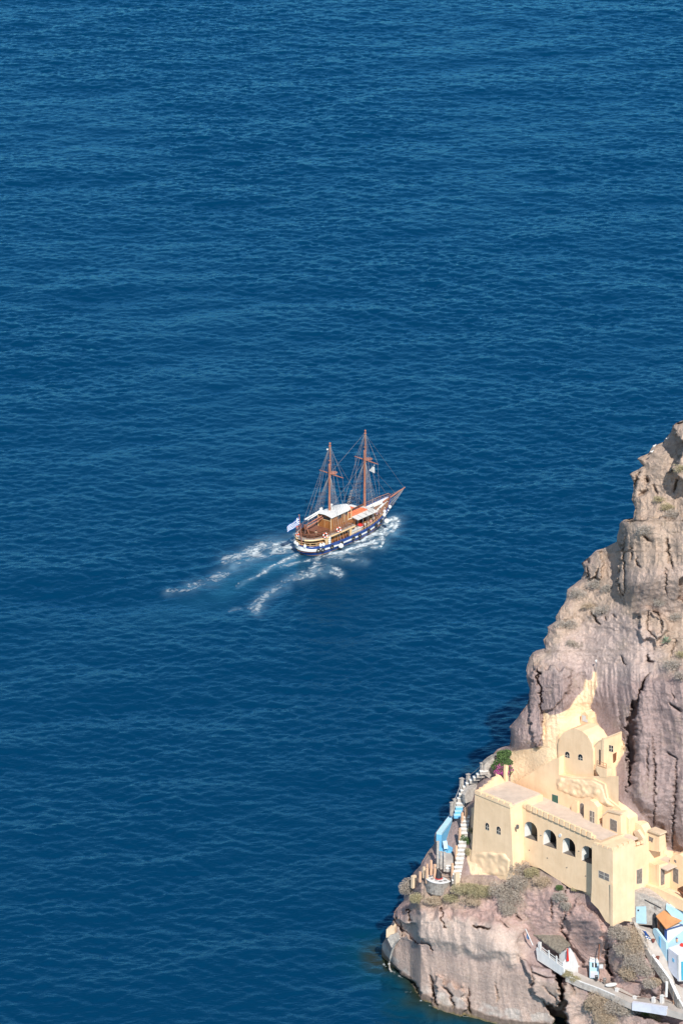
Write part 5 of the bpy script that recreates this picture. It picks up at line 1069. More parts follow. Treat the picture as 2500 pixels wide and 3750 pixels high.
pipe('handrail', [PP[0]+UP*0.9, PP[1]+UP*0.9], 'dark handrail pipe between the first and second white posts', 'handrail', DARKW)
pipe('handrail', [PP[1]+UP*0.9, surf(2366, 3664, 1.6)+UP*0.6], 'dark handrail pipe running right from the second white post', 'handrail', DARKW)
pipe('handrail', [PP[2]+UP*0.9, PP[3]+UP*1.0, PP[4]+UP*0.9], 'brown handrail through the third, inner and right white posts', 'handrail', DARKW)
for u, v, lab in ((2466, 3655, 'yellow and white striped post left of the footpath foot'), (2438, 3625, 'plain white post beside the rubble wall')):
    p = surf(u, v+20, 1.8); o = empty('marker_post', p, 0, lab, 'post'); mb = MB(); mb.box((0, 0, 0.9), (0.3, 0.3, 2.2)); mb.build('shaft', LIME if u < 2450 else PEACH, o); mb = MB(); mb.box((0, 0, 2.05), (0.34, 0.34, 0.1)); mb.build('cap', LIME, o)
# flag bundle, bin, balls on the path
o = empty('draped_flag', surf(2358, 3440, 1.5), 0, 'blue and white striped flag hanging in a bundle beside the footpath', 'flag')
mb = MB(); mb.tube([surf(2352, 3424, 1.7)+UP*0.3, surf(2366, 3452, 1.9)+UP*0.2], 0.04, 5); wpart(mb, 'pole', STEEL, o)
a, c = surf(2348, 3420, 2.0)+UP*0.6, surf(2366, 3424, 2.0)+UP*0.5; vs = []; fs = []; mi = []
for j in range(9):
    for i in range(7):
        q = a.lerp(c, i/6)+Vector((0.25*math.sin(i*1.9+j*0.4)*0.4, -0.1*math.sin(i*2.3), -0.17*j)); q.x += 0.10*j*0.9; vs.append(q-o.location)
for j in range(8):
    for i in range(6): fs.append((j*7+i, j*7+i+1, (j+1)*7+i+1, (j+1)*7+i)); mi.append(1 if (j > 4 and j % 2) else 0)
me = bpy.data.meshes.new('cloth'); me.from_pydata(vs, [], fs); me.polygons.foreach_set('material_index', mi); link_mesh('cloth', me, [mat('flag_blue_deep', (0.02, 0.09, 0.33), 0.8), WHITE], o)
for u, v, lab in ((2390, 3450, 'dark red pot on the footpath near the blue plinth'), (2393, 3514, 'dark red pot at the wall end halfway down the path'), (2406, 3513, 'dark red pot standing out on the path surface')):
    p = surf(u, v, 1.4); o = empty('clay_pot', p, 0, lab, 'pot', 'dark red pots along the footpath'); mb = MB(); mb.tube([(0, 0, 0), (0, 0, 0.4)], 0.17, 8, 0.26); mb.build('pot', mat('pot_red', (0.20, 0.05, 0.04), 0.8), o); mb = MB(); mb.torus((0, 0, 0.4), 0.26, 0.04, (0, 0, 1), 10, 4); mb.build('rim', BRDOOR, o)
# ---- tavern with thatched roof
tav = house('thatched_tavern', 'small white seaside tavern terrace under a grey thatched roof on the cliff edge', 'tavern', (2010, 3500))
PTv = Plane(surf(2010, 3530, 1.5), Vector((0.66, -0.75, 0))); PK = PTv
part('terrace_wall', LIME, tav, PTv, [(1961, 3474), (1964, 3470), (2062, 3545), (2062, 3566), (2053, 3572), (1966, 3516)], th=0.3)
part('terrace_floor', LIME, tav, PTv, [(1964, 3490), (1964, 3494), (2060, 3566), (2060, 3562)], th=3.2, o=0.3)
part('back_wall_painted_shade', GRYW, tav, PTv.shift(3.3), [(1936, 3500), (1936, 3420), (2070, 3500), (2070, 3570)], th=0.3)  # dark grey colour stands in for the shade under the thatch
for k in range(3): part('rail', LIME, tav, PTv, [(1968, 3474+9*k-14), (1968, 3472+9*k-14), (2060, 3540+9*k-14), (2060, 3542+9*k-14)], th=0.06, o=0.02)
for u in (1972, 2005, 2033): part('rail_post', LIME, tav, PTv, [(u, 3480+(u-1968)*0.74), (u, 3452+(u-1968)*0.74), (u+4, 3455+(u-1968)*0.74), (u+4, 3482+(u-1968)*0.74)], th=0.12, o=-0.04)
zr_ = PTv.at(2047, 3487, 0.2).z
f1, f2 = at_z(2047, 3488, zr_), at_z(1932, 3406, zr_)
b1 = f1+PTv.e*2.3+UP*0.35; b2 = f2+PTv.e*3.0+UP*0.9
N = 16; M = 10; mb = MB(); rgt = random.Random(8); G = {}
for j in range(M+1):
    for i in range(N+1):
        a = f1.lerp(f2, i/N); c = b1.lerp(b2, i/N); q = a.lerp(c, j/M); q = q+UP*(0.10*rgt.random()+0.25*math.sin(math.pi*j/M))
        if j == 0 or i in (0, N): q = q+Vector((rgt.uniform(-.15, .15), rgt.uniform(-.2, .1), rgt.uniform(-.1, 0.02)))
        G[i, j] = q
for j in range(M):
    for i in range(N): mb.add([G[i, j], G[i+1, j], G[i+1, j+1], G[i, j+1]], [(0, 1, 2, 3)]); mb.add([p-UP*0.22 for p in (G[i, j], G[i+1, j], G[i+1, j+1], G[i, j+1])], [(0, 1, 2, 3)])
for i in range(N): mb.add([G[i, 0], G[i+1, 0], G[i+1, 0]-UP*0.22, G[i, 0]-UP*0.22], [(0, 1, 2, 3)])
for j in range(M): mb.add([G[0, j], G[0, j+1], G[0, j+1]-UP*0.22, G[0, j]-UP*0.22], [(0, 1, 2, 3)])
wpart(mb, 'thatched_roof', THATCH, tav)
part('roof_support', LIME, tav, PTv.shift(0.6), [(1968, 3478), (1968, 3450), (1976, 3452), (1976, 3484)], th=0.3)
part('kitchen_block', LIME, tav, PTv.shift(0.9), [(2046, 3545), (2046, 3492), (2054, 3484), (2064, 3482), (2074, 3490), (2074, 3560)], th=0.9)
PTR = Plane(PTv.at(2062, 3550, 0.2), PTv.e, -PTv.d)
part('end_wall', LIME, tav, PTR, [(2061, 3566), (2061, 3530), (2084, 3500), (2084, 3468), (2100, 3492), (2115, 3530), (2115, 3568), (2090, 3570)], th=0.25)
cur = house('red_curtain', 'red cloth hanging at the end of the thatched tavern', 'curtain', (2078, 3500)); part('cloth', REDC, cur, PTR, [(2073, 3521), (2075, 3478), (2079, 3472), (2082, 3520)], th=0.05, o=-0.3); part('curtain_rod', SHADE, cur, PTR, [(2068, 3474), (2068, 3472), (2088, 3466), (2088, 3468)], th=0.05, o=-0.28)
tb = house('tavern_bench', 'grey bench and table behind the tavern railing', 'bench', (2000, 3490)); part('bench_seat', GRYW, tb, PTv.shift(0.9), [(1986, 3498), (1986, 3494), (2024, 3520), (2024, 3524)], th=0.5); part('bench_leg', GRYW, tb, PTv.shift(0.9), [(1990, 3508), (1990, 3498), (1993, 3500), (1993, 3510)], th=0.3)
# banner on the left of the tavern
o = empty('tavern_flagpole', surf(1946, 3478, 0.8), 0, 'slanting white pole with a small blue and white flag left of the tavern', 'flagpole')
mb = MB(); p0, p1 = surf(1950, 3462, 1.2), surf(1923, 3402, 1.6); mb.tube([p0, p1], 0.07, 6); wpart(mb, 'pole', LIME, o)
mb = MB(); mb.prism([surf(1926, 3406, 1.7), surf(1938, 3434, 1.6), surf(1934, 3442, 1.4), surf(1927, 3436, 1.4)], (0.02, 0.05, 0)); wpart(mb, 'flag_cloth', mat('banner_blue', (0.18, 0.32, 0.58), 0.8, 0.6, 3), o)
# blue kiosk
ki = house('blue_kiosk', 'narrow pale blue booth with a dark glazed hatch on the lower path', 'booth', (2172, 3580)); PKi = Plane(surf(2172, 3588, 2.2), Vector((1, -0.15, 0)))
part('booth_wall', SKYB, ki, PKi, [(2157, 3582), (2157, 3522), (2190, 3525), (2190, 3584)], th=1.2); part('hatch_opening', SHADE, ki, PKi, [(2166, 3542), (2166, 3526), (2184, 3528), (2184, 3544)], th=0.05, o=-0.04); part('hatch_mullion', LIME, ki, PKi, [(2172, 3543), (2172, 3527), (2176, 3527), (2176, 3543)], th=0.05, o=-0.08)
part('roof_cap', LIME, ki, PKi, [(2155, 3523), (2158, 3510), (2186, 3512), (2192, 3526)], th=1.3, o=-0.05); part('louvre', LAV, ki, PKi, [(2160, 3580), (2160, 3556), (2186, 3558), (2186, 3581)], th=0.05, o=-0.04)
o = empty('notice_board', surf(2200, 3545, 0.4), 0, 'small grey framed notice board beside the blue booth', 'notice board'); PN = Plane(surf(2200, 3560, 1.8), Vector((1, -0.1, 0))); part('board', STONEP, o, PN, [(2191, 3548), (2191, 3530), (2207, 3530), (2207, 3550)], th=0.08); part('panel', LAV, o, PN, [(2193, 3545), (2193, 3533), (2205, 3533), (2205, 3546)], th=0.03, o=-0.04)
o = empty('utility_pole', surf(2190, 3512, 0.7), 0, 'tall thin brown wooden pole standing on the cliff behind the blue booth', 'pole'); bp0 = surf(2190, 3512, 1.6); bp1 = at_Y(2198, 3370, bp0.y+0.2)
mb = MB(); mb.tube([bp0, bp1], 0.09, 6, 0.07); wpart(mb, 'shaft', BROWNR, o); mb = MB(); mb.tube([bp0.lerp(bp1, 0.42)+Vector((-0.35, 0, 0.2)), bp0.lerp(bp1, 0.40), bp0.lerp(bp1, 0.42)+Vector((0.35, 0, 0.1))], 0.03, 5); wpart(mb, 'bracket', STEEL, o)
o = empty('overhead_cable', surf(2084, 3464, 0.5), 0, 'thin black cable from the thatched roof corner to the utility pole', 'cable'); a, c = f1+PTv.e*3+UP*1, bp0+UP*0.4
mb = MB(); mb.tube([a.lerp(c, i/10)-UP*0.9*math.sin(math.pi*i/10) for i in range(11)], 0.03, 4); wpart(mb, 'wire', SHADE, o); mb = MB(); mb.ball(a, 0.06, 6, 4); wpart(mb, 'anchor_eye', STEEL, o)
for u, v, lab, m_ in ((2212, 3600, 'dark upright bin on the lower path right of the booth', GRYW), (2182, 3590, 'black bucket at the foot of the blue booth', SHADE)):
    p = surf(u, v, 2.0); o = empty('litter_bin', p, 0, lab, 'bin'); mb = MB(); mb.tube([(0, 0, 0), (0, 0, 0.7)], 0.2, 9, 0.25); mb.build('body', m_, o); mb = MB(); mb.torus((0, 0, 0.7), 0.24, 0.04, (0, 0, 1), 10, 4); mb.build('rim', STEEL, o)
o = empty('upturned_boat', surf(2236, 3608, 2.1), 0.3, 'small white upturned dinghy on the lower path', 'dinghy'); mb = MB(); mb.ball((0, 0, 0.1), 0.9, 14, 8, (1, 0.45, 0.3)); mb.build('dinghy_hull', LIME, o, smooth=True); mb = MB(); mb.box((0, 0, 0.38), (1.5, 0.06, 0.05)); mb.build('keel', GRYW, o)
# ---- boat house ledge at far left and the drain pipe
le = house('cliff_cistern', 'small cream plastered cistern block on the leftmost point of the rocks', 'cistern', (1430, 3430)); PL = Plane(surf(1440, 3440, 0.7), Vector((1, -0.35, 0)))
part('back_block', OCHD, le, PL.shift(0.3), [(1413, 3434), (1414, 3404), (1424, 3398), (1432, 3402), (1438, 3392), (1443, 3398), (1444, 3430)], th=1.0); part('front_block', STONEP, le, PL, [(1418, 3440), (1426, 3426), (1455, 3417), (1466, 3434), (1446, 3456), (1434, 3472)], th=1.0)
o = empty('drain_pipe', surf(1436, 3470, 0.6), 0, 'thick pale pipe curving down the rock into the sea at the leftmost point', 'pipe'); mb = MB()
pts = [surf(u, v, 0.75) for u, v in ((1462, 3436), (1448, 3452), (1436, 3480), (1428, 3510), (1424, 3530), (1427, 3550))]+[at_z(1438, 3566, -0.3)]
mb.tube(pts, 0.14, 8); wpart(mb, 'pipe_run', STONEP, o); mb = MB(); mb.torus(pts[4], 0.16, 0.05, (pts[5]-pts[4]), 10, 5); wpart(mb, 'pipe_collar', LIME, o)
# ---- paved round terrace with stone wall
ter = house('round_terrace', 'round white-rimmed terrace of grey flagstones on a stone retaining wall', 'terrace', (1612, 3230))
zt = surf(1612, 3222, 0.5).z+0.1
cc = at_z(1610, 3208, zt); rr_ = 2.15
mb = MB(); mb.add([cc+Vector((rr_*math.cos(a*math.pi/16), rr_*1.15*math.sin(a*math.pi/16), dz)) for dz in (0, -1.9) for a in range(32)], [tuple(range(32))]+[(a, (a+1) % 32, (a+1) % 32+32, a+32) for a in range(32)]); wpart(mb, 'retaining_wall', STONE, ter)
mb = MB(); mb.torus(cc+UP*0.05, rr_, 0.09, (0, 0, 1), 32, 6); mb.v = [(x, cc.y+(y-cc.y)*1.15, z) for x, y, z in mb.v]; wpart(mb, 'white_rim', LIME, ter)
mb = MB(); mb.add([cc+Vector((2.1*math.cos(a*math.pi/16), 2.1*1.15*math.sin(a*math.pi/16), 0.02)) for a in range(32)], [tuple(range(32))]); wpart(mb, 'mortar_bed', LIME, ter)
rg = random.Random(12); cells = [(rg.uniform(-2, 2), rg.uniform(-2.2, 2.2)) for _ in range(300)]; ch = []
for x, y in cells:
    if x*x+(y/1.15)**2 < 3.2 and all((x-a)**2+(y-b_)**2 > 0.42 for a, b_ in ch): ch.append((x, y))
mb = MB()
for x, y in ch:
    a0 = rg.random(); mb.add([cc+Vector((x+rg.uniform(.24, .34)*math.cos(a0+a*math.pi/3), y+rg.uniform(.22, .32)*math.sin(a0+a*math.pi/3), 0.035)) for a in range(6)], [tuple(range(6))])
fl = wpart(mb, 'flagstone_paving', mat('flagstone', (0.24, 0.235, 0.23), 0.9, 0.3, 2), ter); fl['kind'] = 'stuff'
o = empty('old_anchor_pot', cc+Vector((-0.2, -0.8, 0.04)), 0, 'dark iron pot with a red rim and long handle on the round terrace', 'iron pot')
mb = MB(); mb.tube([(0, 0, 0), (0, 0, 1.3)], 0.5, 10, 0.32); mb.build('pot_body', SHADE, o); mb = MB(); mb.torus((0, 0, 0.04), 0.5, 0.07, (0, 0, 1), 14, 5); mb.build('red_rim', REDC, o); mb = MB(); mb.tube([(-0.6, 0, 1.9), (0.5, -0.4, 0.9), (3.0, -1.2, 0.3)], 0.05, 5); mb.build('long_handle', GRYW, o)
# posts: (u, v_top, v_bottom, width px, material, kind)
POST = [(1764, 2795, 2828, 14, 1, 'square grey stone pillar at the top bend of the white stairs'), (1713, 2836, 2870, 14, 1, 'square grey stone pillar midway up the white stairs, right of a shorter-looking twin'), (1689, 2851, 2886, 14, 1, 'square grey stone pillar midway on the white stairs, left of its twin'),
 (1663, 2927, 2953, 11, 1, 'grey stone pillar right above the blue parapet end'), (1652, 2939, 2968, 11, 1, 'grey stone pillar left above the blue parapet end'),
 (1705, 2959, 2990, 10, 0, 'peach post beside the stairs close to the tower, uppermost'), (1691, 2977, 3018, 9, 0, 'peach post at the inner end of the blue courtyard'), (1682, 3034, 3080, 9, 0, 'peach post halfway down beside the blue courtyard'), (1669, 3098, 3140, 9, 0, 'peach post beside the lower stairs above the terrace'),
 (1655, 3163, 3202, 9, 0, 'peach post where the stairs reach the round terrace'), (1577, 3152, 3186, 9, 0, 'tallest peach post behind the round terrace'), (1591, 3167, 3196, 10, 0, 'peach post on the rear rim of the round terrace'), (1562, 3181, 3216, 10, 0, 'peach post on the left rim of the round terrace'),
 (1563, 3165, 3182, 7, 0, 'short peach post behind the left rim post'), (1551, 3176, 3196, 9, 2, 'stubby cream post on the rocks left of the terrace'), (1537, 3194, 3212, 9, 0, 'stubby peach post on the stone bank left of the terrace'), (1514, 3208, 3232, 22, 2, 'low cream wall block left of the terrace'), (1497, 3224, 3240, 11, 2, 'small cream block farthest left on the bank'), (1672, 3197, 3232, 22, 2, 'broad cream gate pier on the right of the round terrace')]
for u, v0, v1, wpx, kd, lab in POST:
    p = surf(u, v1, 1.3 if kd != 1 else 1.0); h = (v1-v0)/23.7; o = empty('boundary_post' if kd != 1 else 'stone_pillar', p, 0.4, lab, 'post' if kd != 1 else 'pillar', 'peach and cream posts round the terrace and stairs' if kd != 1 else 'grey stone pillars of the stairs')
    m_ = [PEACH, STONEP, OCHD][kd]; mb = MB(); mb.box((0, 0, h/2-0.4), (wpx/30, min(0.42, wpx/34), h+0.8), 0.2); mb.build('shaft', m_, o)
    mb = MB(); mb.box((0, 0, h+0.03), (wpx/30+(0.12 if kd == 1 else 0.0), min(0.42, wpx/34)+(0.12 if kd == 1 else 0), 0.09), 0.2); mb.build('cap', m_, o)
def cable(a, c, lab, sag=0.1, m_=None):
    o = empty('guard_rope', a, 0, lab, 'rope', 'guard ropes of the stairs'); mb = MB(); mb.tube([a.lerp(c, i/6)-UP*sag*math.sin(math.pi*i/6) for i in range(7)], 0.035, 4); wpart(mb, 'strand', m_ or STEEL, o); mb = MB(); mb.ball(a, 0.06, 6, 4); wpart(mb, 'knot', m_ or STEEL, o)
q = lambda u, v: surf(u, v, 1.0)
cable(q(1764, 2828)+UP*1.2, q(1713, 2870)+UP*1.2, 'upper rope between the top pillar and the middle pillars'); cable(q(1764, 2828)+UP*0.6, q(1713, 2870)+UP*0.6, 'lower rope between the top pillar and the middle pillars'); cable(q(1689, 2886)+UP*1.1, q(1663, 2953)+UP*1.0, 'rope between the middle pillar and the pillar by the blue parapet')
cable(q(1713, 2870)+UP*1.2, q(1689, 2886)+UP*1.1, 'short rope between the two middle pillars')
# white stairs
stairs = house('white_staircase', 'whitewashed staircase winding down the left side of the ochre tower', 'staircase', (1690, 2950))
def flight(pts, wpx, n, m_, run=0.62, off=1.05):
    for i in range(n):
        f = i/(n-1)*(len(pts)-1); k = min(int(f), len(pts)-2); f -= k; u = pts[k][0]+(pts[k+1][0]-pts[k][0])*f; v = pts[k][1]+(pts[k+1][1]-pts[k][1])*f
        p = surf(u, v, off); du = pts[k+1][0]-pts[k][0]; rz = 0.25*max(-1, min(1, -du/30)); mb = MB(); mb.box((p.x, p.y, p.z-0.12), (wpx/26, run, 0.46), rz); s_o = wpart(mb, 'step', STONEP if m_ == LIME else MIDB, stairs)  # risers darker than treads: shading between steps put into the colour
        mb = MB(); mb.box((p.x, p.y-0.03, p.z+0.155), (wpx/26+0.06, run*0.85, 0.09), rz); mb.build('tread', WHITE if m_ == LIME else m_, s_o)
flight([(1770, 2826), (1752, 2842), (1732, 2858), (1712, 2876), (1700, 2896), (1690, 2916), (1684, 2944)], 30, 10, LIME)
flight([(1680, 2958), (1674, 2986)], 26, 3, SKYB); flight([(1704, 2994), (1698, 3040), (1692, 3090), (1684, 3140), (1674, 3190), (1668, 3225)], 29, 17, LIME); flight([(1644, 3152), (1642, 3182)], 20, 4, LIME)
mb = MB()
PSl = Plane(surf(1720, 2905, 1.2), E1, D1)
part('curved_landing', STONEP, stairs, Plane(surf(1715, 2930, 1.2), Vector((0.8, 0.6, 0))), [(1700, 2912), (1712, 2890), (1745, 2872), (1748, 2900), (1730, 2932), (1704, 2942)], th=0.6)
# blue courtyard
bc = house('blue_courtyard', 'light blue walled courtyard beside the white stairs at the cliff edge', 'courtyard', (1625, 3090))
zb_ = surf(1600, 3085, 0.6).z+2.2
wa, wb = at_z(1597, 3048, zb_), at_z(1664, 2958, zb_+0.6); wd_ = (wb-wa); nw = Vector((wd_.y, -wd_.x, 0)).normalized()
mb = MB(); mb.prism([wa, wb, wb+nw*0.8, wa+nw*0.8], (0, 0, -0.3)); wpart(mb, 'parapet_coping', SKYB, bc)
mb = MB(); mb.prism([wa+UP*-0.31, wb+UP*-0.31, wb+nw*0.75-UP*0.31, wa+nw*0.75-UP*0.31], (0, 0, -3.0)); wpart(mb, 'parapet_wall', MIDB, bc)
fz = surf(1640, 3110, 0.8).z
mb = MB(); mb.prism([at_z(1606, 3110, fz), at_z(1655, 3112, fz), at_z(1680, 3000, fz), at_z(1660, 3000, fz)], (0, 0, -1.5)); wpart(mb, 'court_floor', MIDB, bc)
mb = MB(); mb.prism([at_z(1626, 3150, fz-0.5), at_z(1658, 3152, fz-0.5), at_z(1658, 3108, fz-0.5), at_z(1620, 3108, fz-0.5)], (0, 0, -1.2)); wpart(mb, 'grey_landing', CONC, bc)
for u, v0, v1 in ((1601, 3082, 3178), (1613, 3120, 3182), (1626, 3122, 3190)):
    p = surf(u, v1, 0.9); o = empty('timber_prop', p, 0, {1601: 'tallest grey timber prop under the blue courtyard', 1613: 'middle grey timber prop under the blue courtyard', 1626: 'rightmost grey timber prop beside the lower white steps'}[u], 'prop', 'grey props under the blue courtyard'); h = (v1-v0)/23.7
    mb = MB(); mb.box((0, 0, h/2), (0.34, 0.34, h), 0.3); mb.build('shaft', STONEP, o); mb = MB(); mb.box((0, 0, h+0.05), (0.4, 0.4, 0.1), 0.3); mb.build('cap', STONEP, o)
o = empty('deck_chair', at_z(1632, 3118, fz)+UP*0.05, 0.3, 'pale blue slanted deck chair in the blue courtyard', 'chair'); mb = MB(); mb.prism([(-0.3, 0, 0.35), (0.3, 0, 0.35), (0.45, 1.0, 1.1), (-0.15, 1.0, 1.1)], (0, 0, 0.06)); mb.build('sling', SKYB, o)
for x in (-0.28, 0.3):
    mb = MB(); mb.tube([(x, 0, 0), (x, 0, 0.35)], 0.03, 5); mb.build('leg', STEEL, o); mb = MB(); mb.tube([(x+0.12, 0.9, 0), (x+0.12, 0.9, 1.0)], 0.03, 5); mb.build('leg', STEEL, o)
o = empty('stone_wall', surf(1790, 2790, 0.6), 0, 'rough dry stone wall between the stair pillar and the flowering bush', 'wall'); PSw = Plane(surf(1788, 2810, 0.9), Vector((0.9, 0.4, 0)))
part('wall_body', STONEP, o, PSw, [(1770, 2836), (1772, 2800), (1786, 2786), (1806, 2774), (1824, 2768), (1824, 2830), (1790, 2850)], th=0.6); part('coping', STONE, o, PSw, [(1772, 2801), (1786, 2787), (1806, 2775), (1824, 2769), (1824, 2765), (1806, 2770), (1786, 2782), (1772, 2796)], th=0.66, o=-0.03)
# ---- plants
def foliage_mat(name, c1, c2):
    m, t, b = new_mat(name); b.inputs['Roughness'].default_value = 0.8; a = attr(t, 'tone')
    t.links.new(mixc(t, a.outputs['Fac'], c1, c2), b.inputs['Base Color']); return m
LEAF = {'dry': foliage_mat('dry_twigs', (0.22, 0.18, 0.145), (0.44, 0.38, 0.32)), 'tan': foliage_mat('tan_twigs', (0.27, 0.20, 0.135), (0.47, 0.37, 0.27)), 'olive': foliage_mat('olive_scrub', (0.18, 0.16, 0.08), (0.42, 0.36, 0.22)), 'green': foliage_mat('green_leaves', (0.022, 0.052, 0.016), (0.095, 0.165, 0.045)), 'pale': foliage_mat('grey_scrub', (0.19, 0.17, 0.145), (0.40, 0.36, 0.32)), 'agave': foliage_mat('agave_leaf', (0.12, 0.17, 0.12), (0.30, 0.36, 0.26))}
MAGENTA = foliage_mat('magenta_bracts', (0.35, 0.03, 0.20), (0.62, 0.10, 0.40)); STEMM = mat('stem_bark', (0.10, 0.07, 0.05), 0.9)
def leaf_cloud(rg, rx, ry, rz, n, size, lobes=5, slope=None):
    lob = [(rg.uniform(-.55, .55)*rx, rg.uniform(-.4, .4)*ry, rg.uniform(-.3, .5)*rz, rg.uniform(.4, .65)) for _ in range(lobes)]+[(0, 0, 0, 0.7)]
    vs, fs, tn = [], [], []
    for i in range(n):
        lx, ly, lz, lr = rg.choice(lob); th, ph = rg.uniform(0, 2*math.pi), math.acos(rg.uniform(-0.6, 1)); rr2 = lr*(0.62+0.42*rg.random()**0.6)
        p = Vector((lx+rx*rr2*math.sin(ph)*math.cos(th), ly+ry*rr2*math.sin(ph)*math.sin(th), lz+rz*rr2*math.cos(ph)))
        a = Vector((rg.gauss(0, 1), rg.gauss(0, 1), rg.gauss(0, 1))).normalized(); b_ = a.orthogonal().normalized(); s_1 = size*rg.uniform(0.6, 1.3); k = len(vs)
        vs += [p-a*s_1-b_*s_1*0.4, p+a*s_1-b_*s_1*0.4, p+a*s_1*0.8+b_*s_1*0.4, p-a*s_1*0.8+b_*s_1*0.4]; fs.append((k, k+1, k+2, k+3)); tn += [rg.random()]*4
    return vs, fs, tn
def tone_mesh(name, vs, fs, tn, m, parent):
    me = bpy.data.meshes.new(name); me.from_pydata(vs, [], fs); at = me.attributes.new('tone', 'FLOAT', 'POINT'); at.data.foreach_set('value', tn); return link_mesh(name, me, m, parent)
def shrub(u, v, rpx, kind, label, asp=1.0, name='dry_shrub', cat='shrub', group=None, sink=0.25, n=None):
    rg = random.Random(int(u*7+v*3)); r = rpx/26.0*(1.22 if name == 'dry_shrub' else 1.0); p = surf(u, v, 0.5+r*0.15); o = empty(name, p, 0, label, cat, group)
    if name == 'cliff_scrub': vs, fs, tn = leaf_cloud(rg, r*1.7, r*1.0, r*1.1, int(500+600*r*r), 0.055, 14)
    else: vs, fs, tn = leaf_cloud(rg, r*1.1, r*0.9, r*asp*1.05, n or int(min(4500, 600+1100*r*r)), 0.062, 10)
    tone_mesh('foliage', vs, fs, tn, LEAF[kind], o)
    mb = MB()
    for k in range(6): a = rg.uniform(0, 6.28); mb.tube([(0, 0.2, -0.5*r), (0.3*r*math.cos(a), 0.3*r*math.sin(a), 0.1*r), (0.7*r*math.cos(a), 0.6*r*math.sin(a), 0.5*r*asp)], 0.04, 4, 0.015)
    mb.build('stem', STEMM, o); return o
GL, GU_ = 'dry shrubs on the lower rock', 'pale scrub on the upper cliff'
SHR = [(1502, 3252, 34, 'dry', 'grey dry shrub hanging at the left end of the bank below the cream blocks', .9), (1530, 3292, 26, 'olive', 'yellow-olive scrub under the left of the round terrace wall', .8), (1478, 3262, 16, 'pale', 'small pale shrub overhanging the sea at the bank edge', 1), (1585, 3302, 28, 'tan', 'tan scrub patch below the round stone wall', .6),
 (1650, 3290, 26, 'olive', 'olive scrub patch right below the round stone wall', .6), (1700, 3262, 38, 'olive', 'wide olive scrub below the tower rock, left part', .6), (1762, 3262, 38, 'olive', 'wide olive scrub below the tower rock, right part', .6), (1730, 3300, 30, 'tan', 'thin tan scrub on the pink rock beneath the olive scrub', .5),
 (1832, 3270, 34, 'dry', 'grey-brown shrub at the left foot of the tall dry mass', 1), (1872, 3290, 38, 'dry', 'lowest of the tall mass of grey-brown shrubs', 1.1), (1898, 3240, 36, 'dry', 'middle of the tall mass of grey-brown shrubs', 1.1), (1905, 3185, 30, 'dry', 'upper end of the tall mass of grey-brown shrubs under the arcade', 1), (1950, 3200, 26, 'olive', 'olive-brown shrub on the slope below the first arch', .8), (1985, 3235, 26, 'tan', 'brown shrub on the slope below the second arch', .8), (1860, 3335, 26, 'dry', 'grey tuft trailing below the dry mass onto the pink rock', 1),
 (2048, 3252, 12, 'green', 'small fresh green tuft below the third arch', 1), (2050, 3290, 22, 'pale', 'grey shrub hanging below the green tuft', 1.2), (2070, 3325, 16, 'pale', 'lower grey shrub in the gully below the arcade', 1.2), (2110, 3258, 14, 'olive', 'thin olive plants along the foot of the arcade end', .5),
 (2262, 3415, 34, 'dry', 'dark grey shrub at the foot of the near tower', 1), (2296, 3430, 38, 'tan', 'large tan shrub left of the footpath top', 1.1), (2325, 3478, 36, 'tan', 'large tan shrub midway left of the footpath', 1.1), (2283, 3480, 28, 'dry', 'grey shrub on the reddish rock left of the tan shrubs', 1.1), (2330, 3530, 38, 'dry', 'broad grey shrub above the cave below the path', 1), (2300, 3570, 32, 'tan', 'brown shrub low on the rock above the lower path', 1.1), (2362, 3560, 26, 'dry', 'grey round shrub beside the rubble wall', 1), (2375, 3605, 22, 'dry', 'grey shrub above the inner white post', 1), (2400, 3600, 18, 'tan', 'rusty brown shrub near the plain white post', 1),
 (2076, 3568, 15, 'olive', 'yellow-green shrub at the tavern terrace corner', .9), (2104, 3588, 14, 'olive', 'green-yellow shrub on the wall right of the tavern', .9), (2135, 3594, 9, 'green', 'small dark green tuft on the lower path wall', .7), (2172, 3608, 20, 'tan', 'brown shrub under the blue booth', .8), (2190, 3680, 36, 'tan', 'large brown shrub at the bottom edge below the path, left one', 1.1), (2205, 3730, 38, 'tan', 'brown shrub cut by the bottom edge', 1), (2255, 3690, 32, 'dry', 'greyer shrub below the second white post', 1.1), (2290, 3700, 26, 'dry', 'grey shrub left of the dark gap at the bottom', 1.1), (2335, 3700, 24, 'pale', 'pale grey shrub below the third white post', 1.1), (2366, 3712, 15, 'green', 'bright green shrub at the bottom edge', 1.1), (2380, 3702, 12, 'tan', 'rusty orange shrub beside the bright green one', 1), (2395, 3732, 20, 'olive', 'olive shrub at the bottom right below the ramp', .9), (2160, 3690, 26, 'tan', 'tan shrub on the slope right of the deep crevice', 1)]
for u, v, r, k, lab, asp in SHR: shrub(u, v, r, k, lab, asp, group=GL)
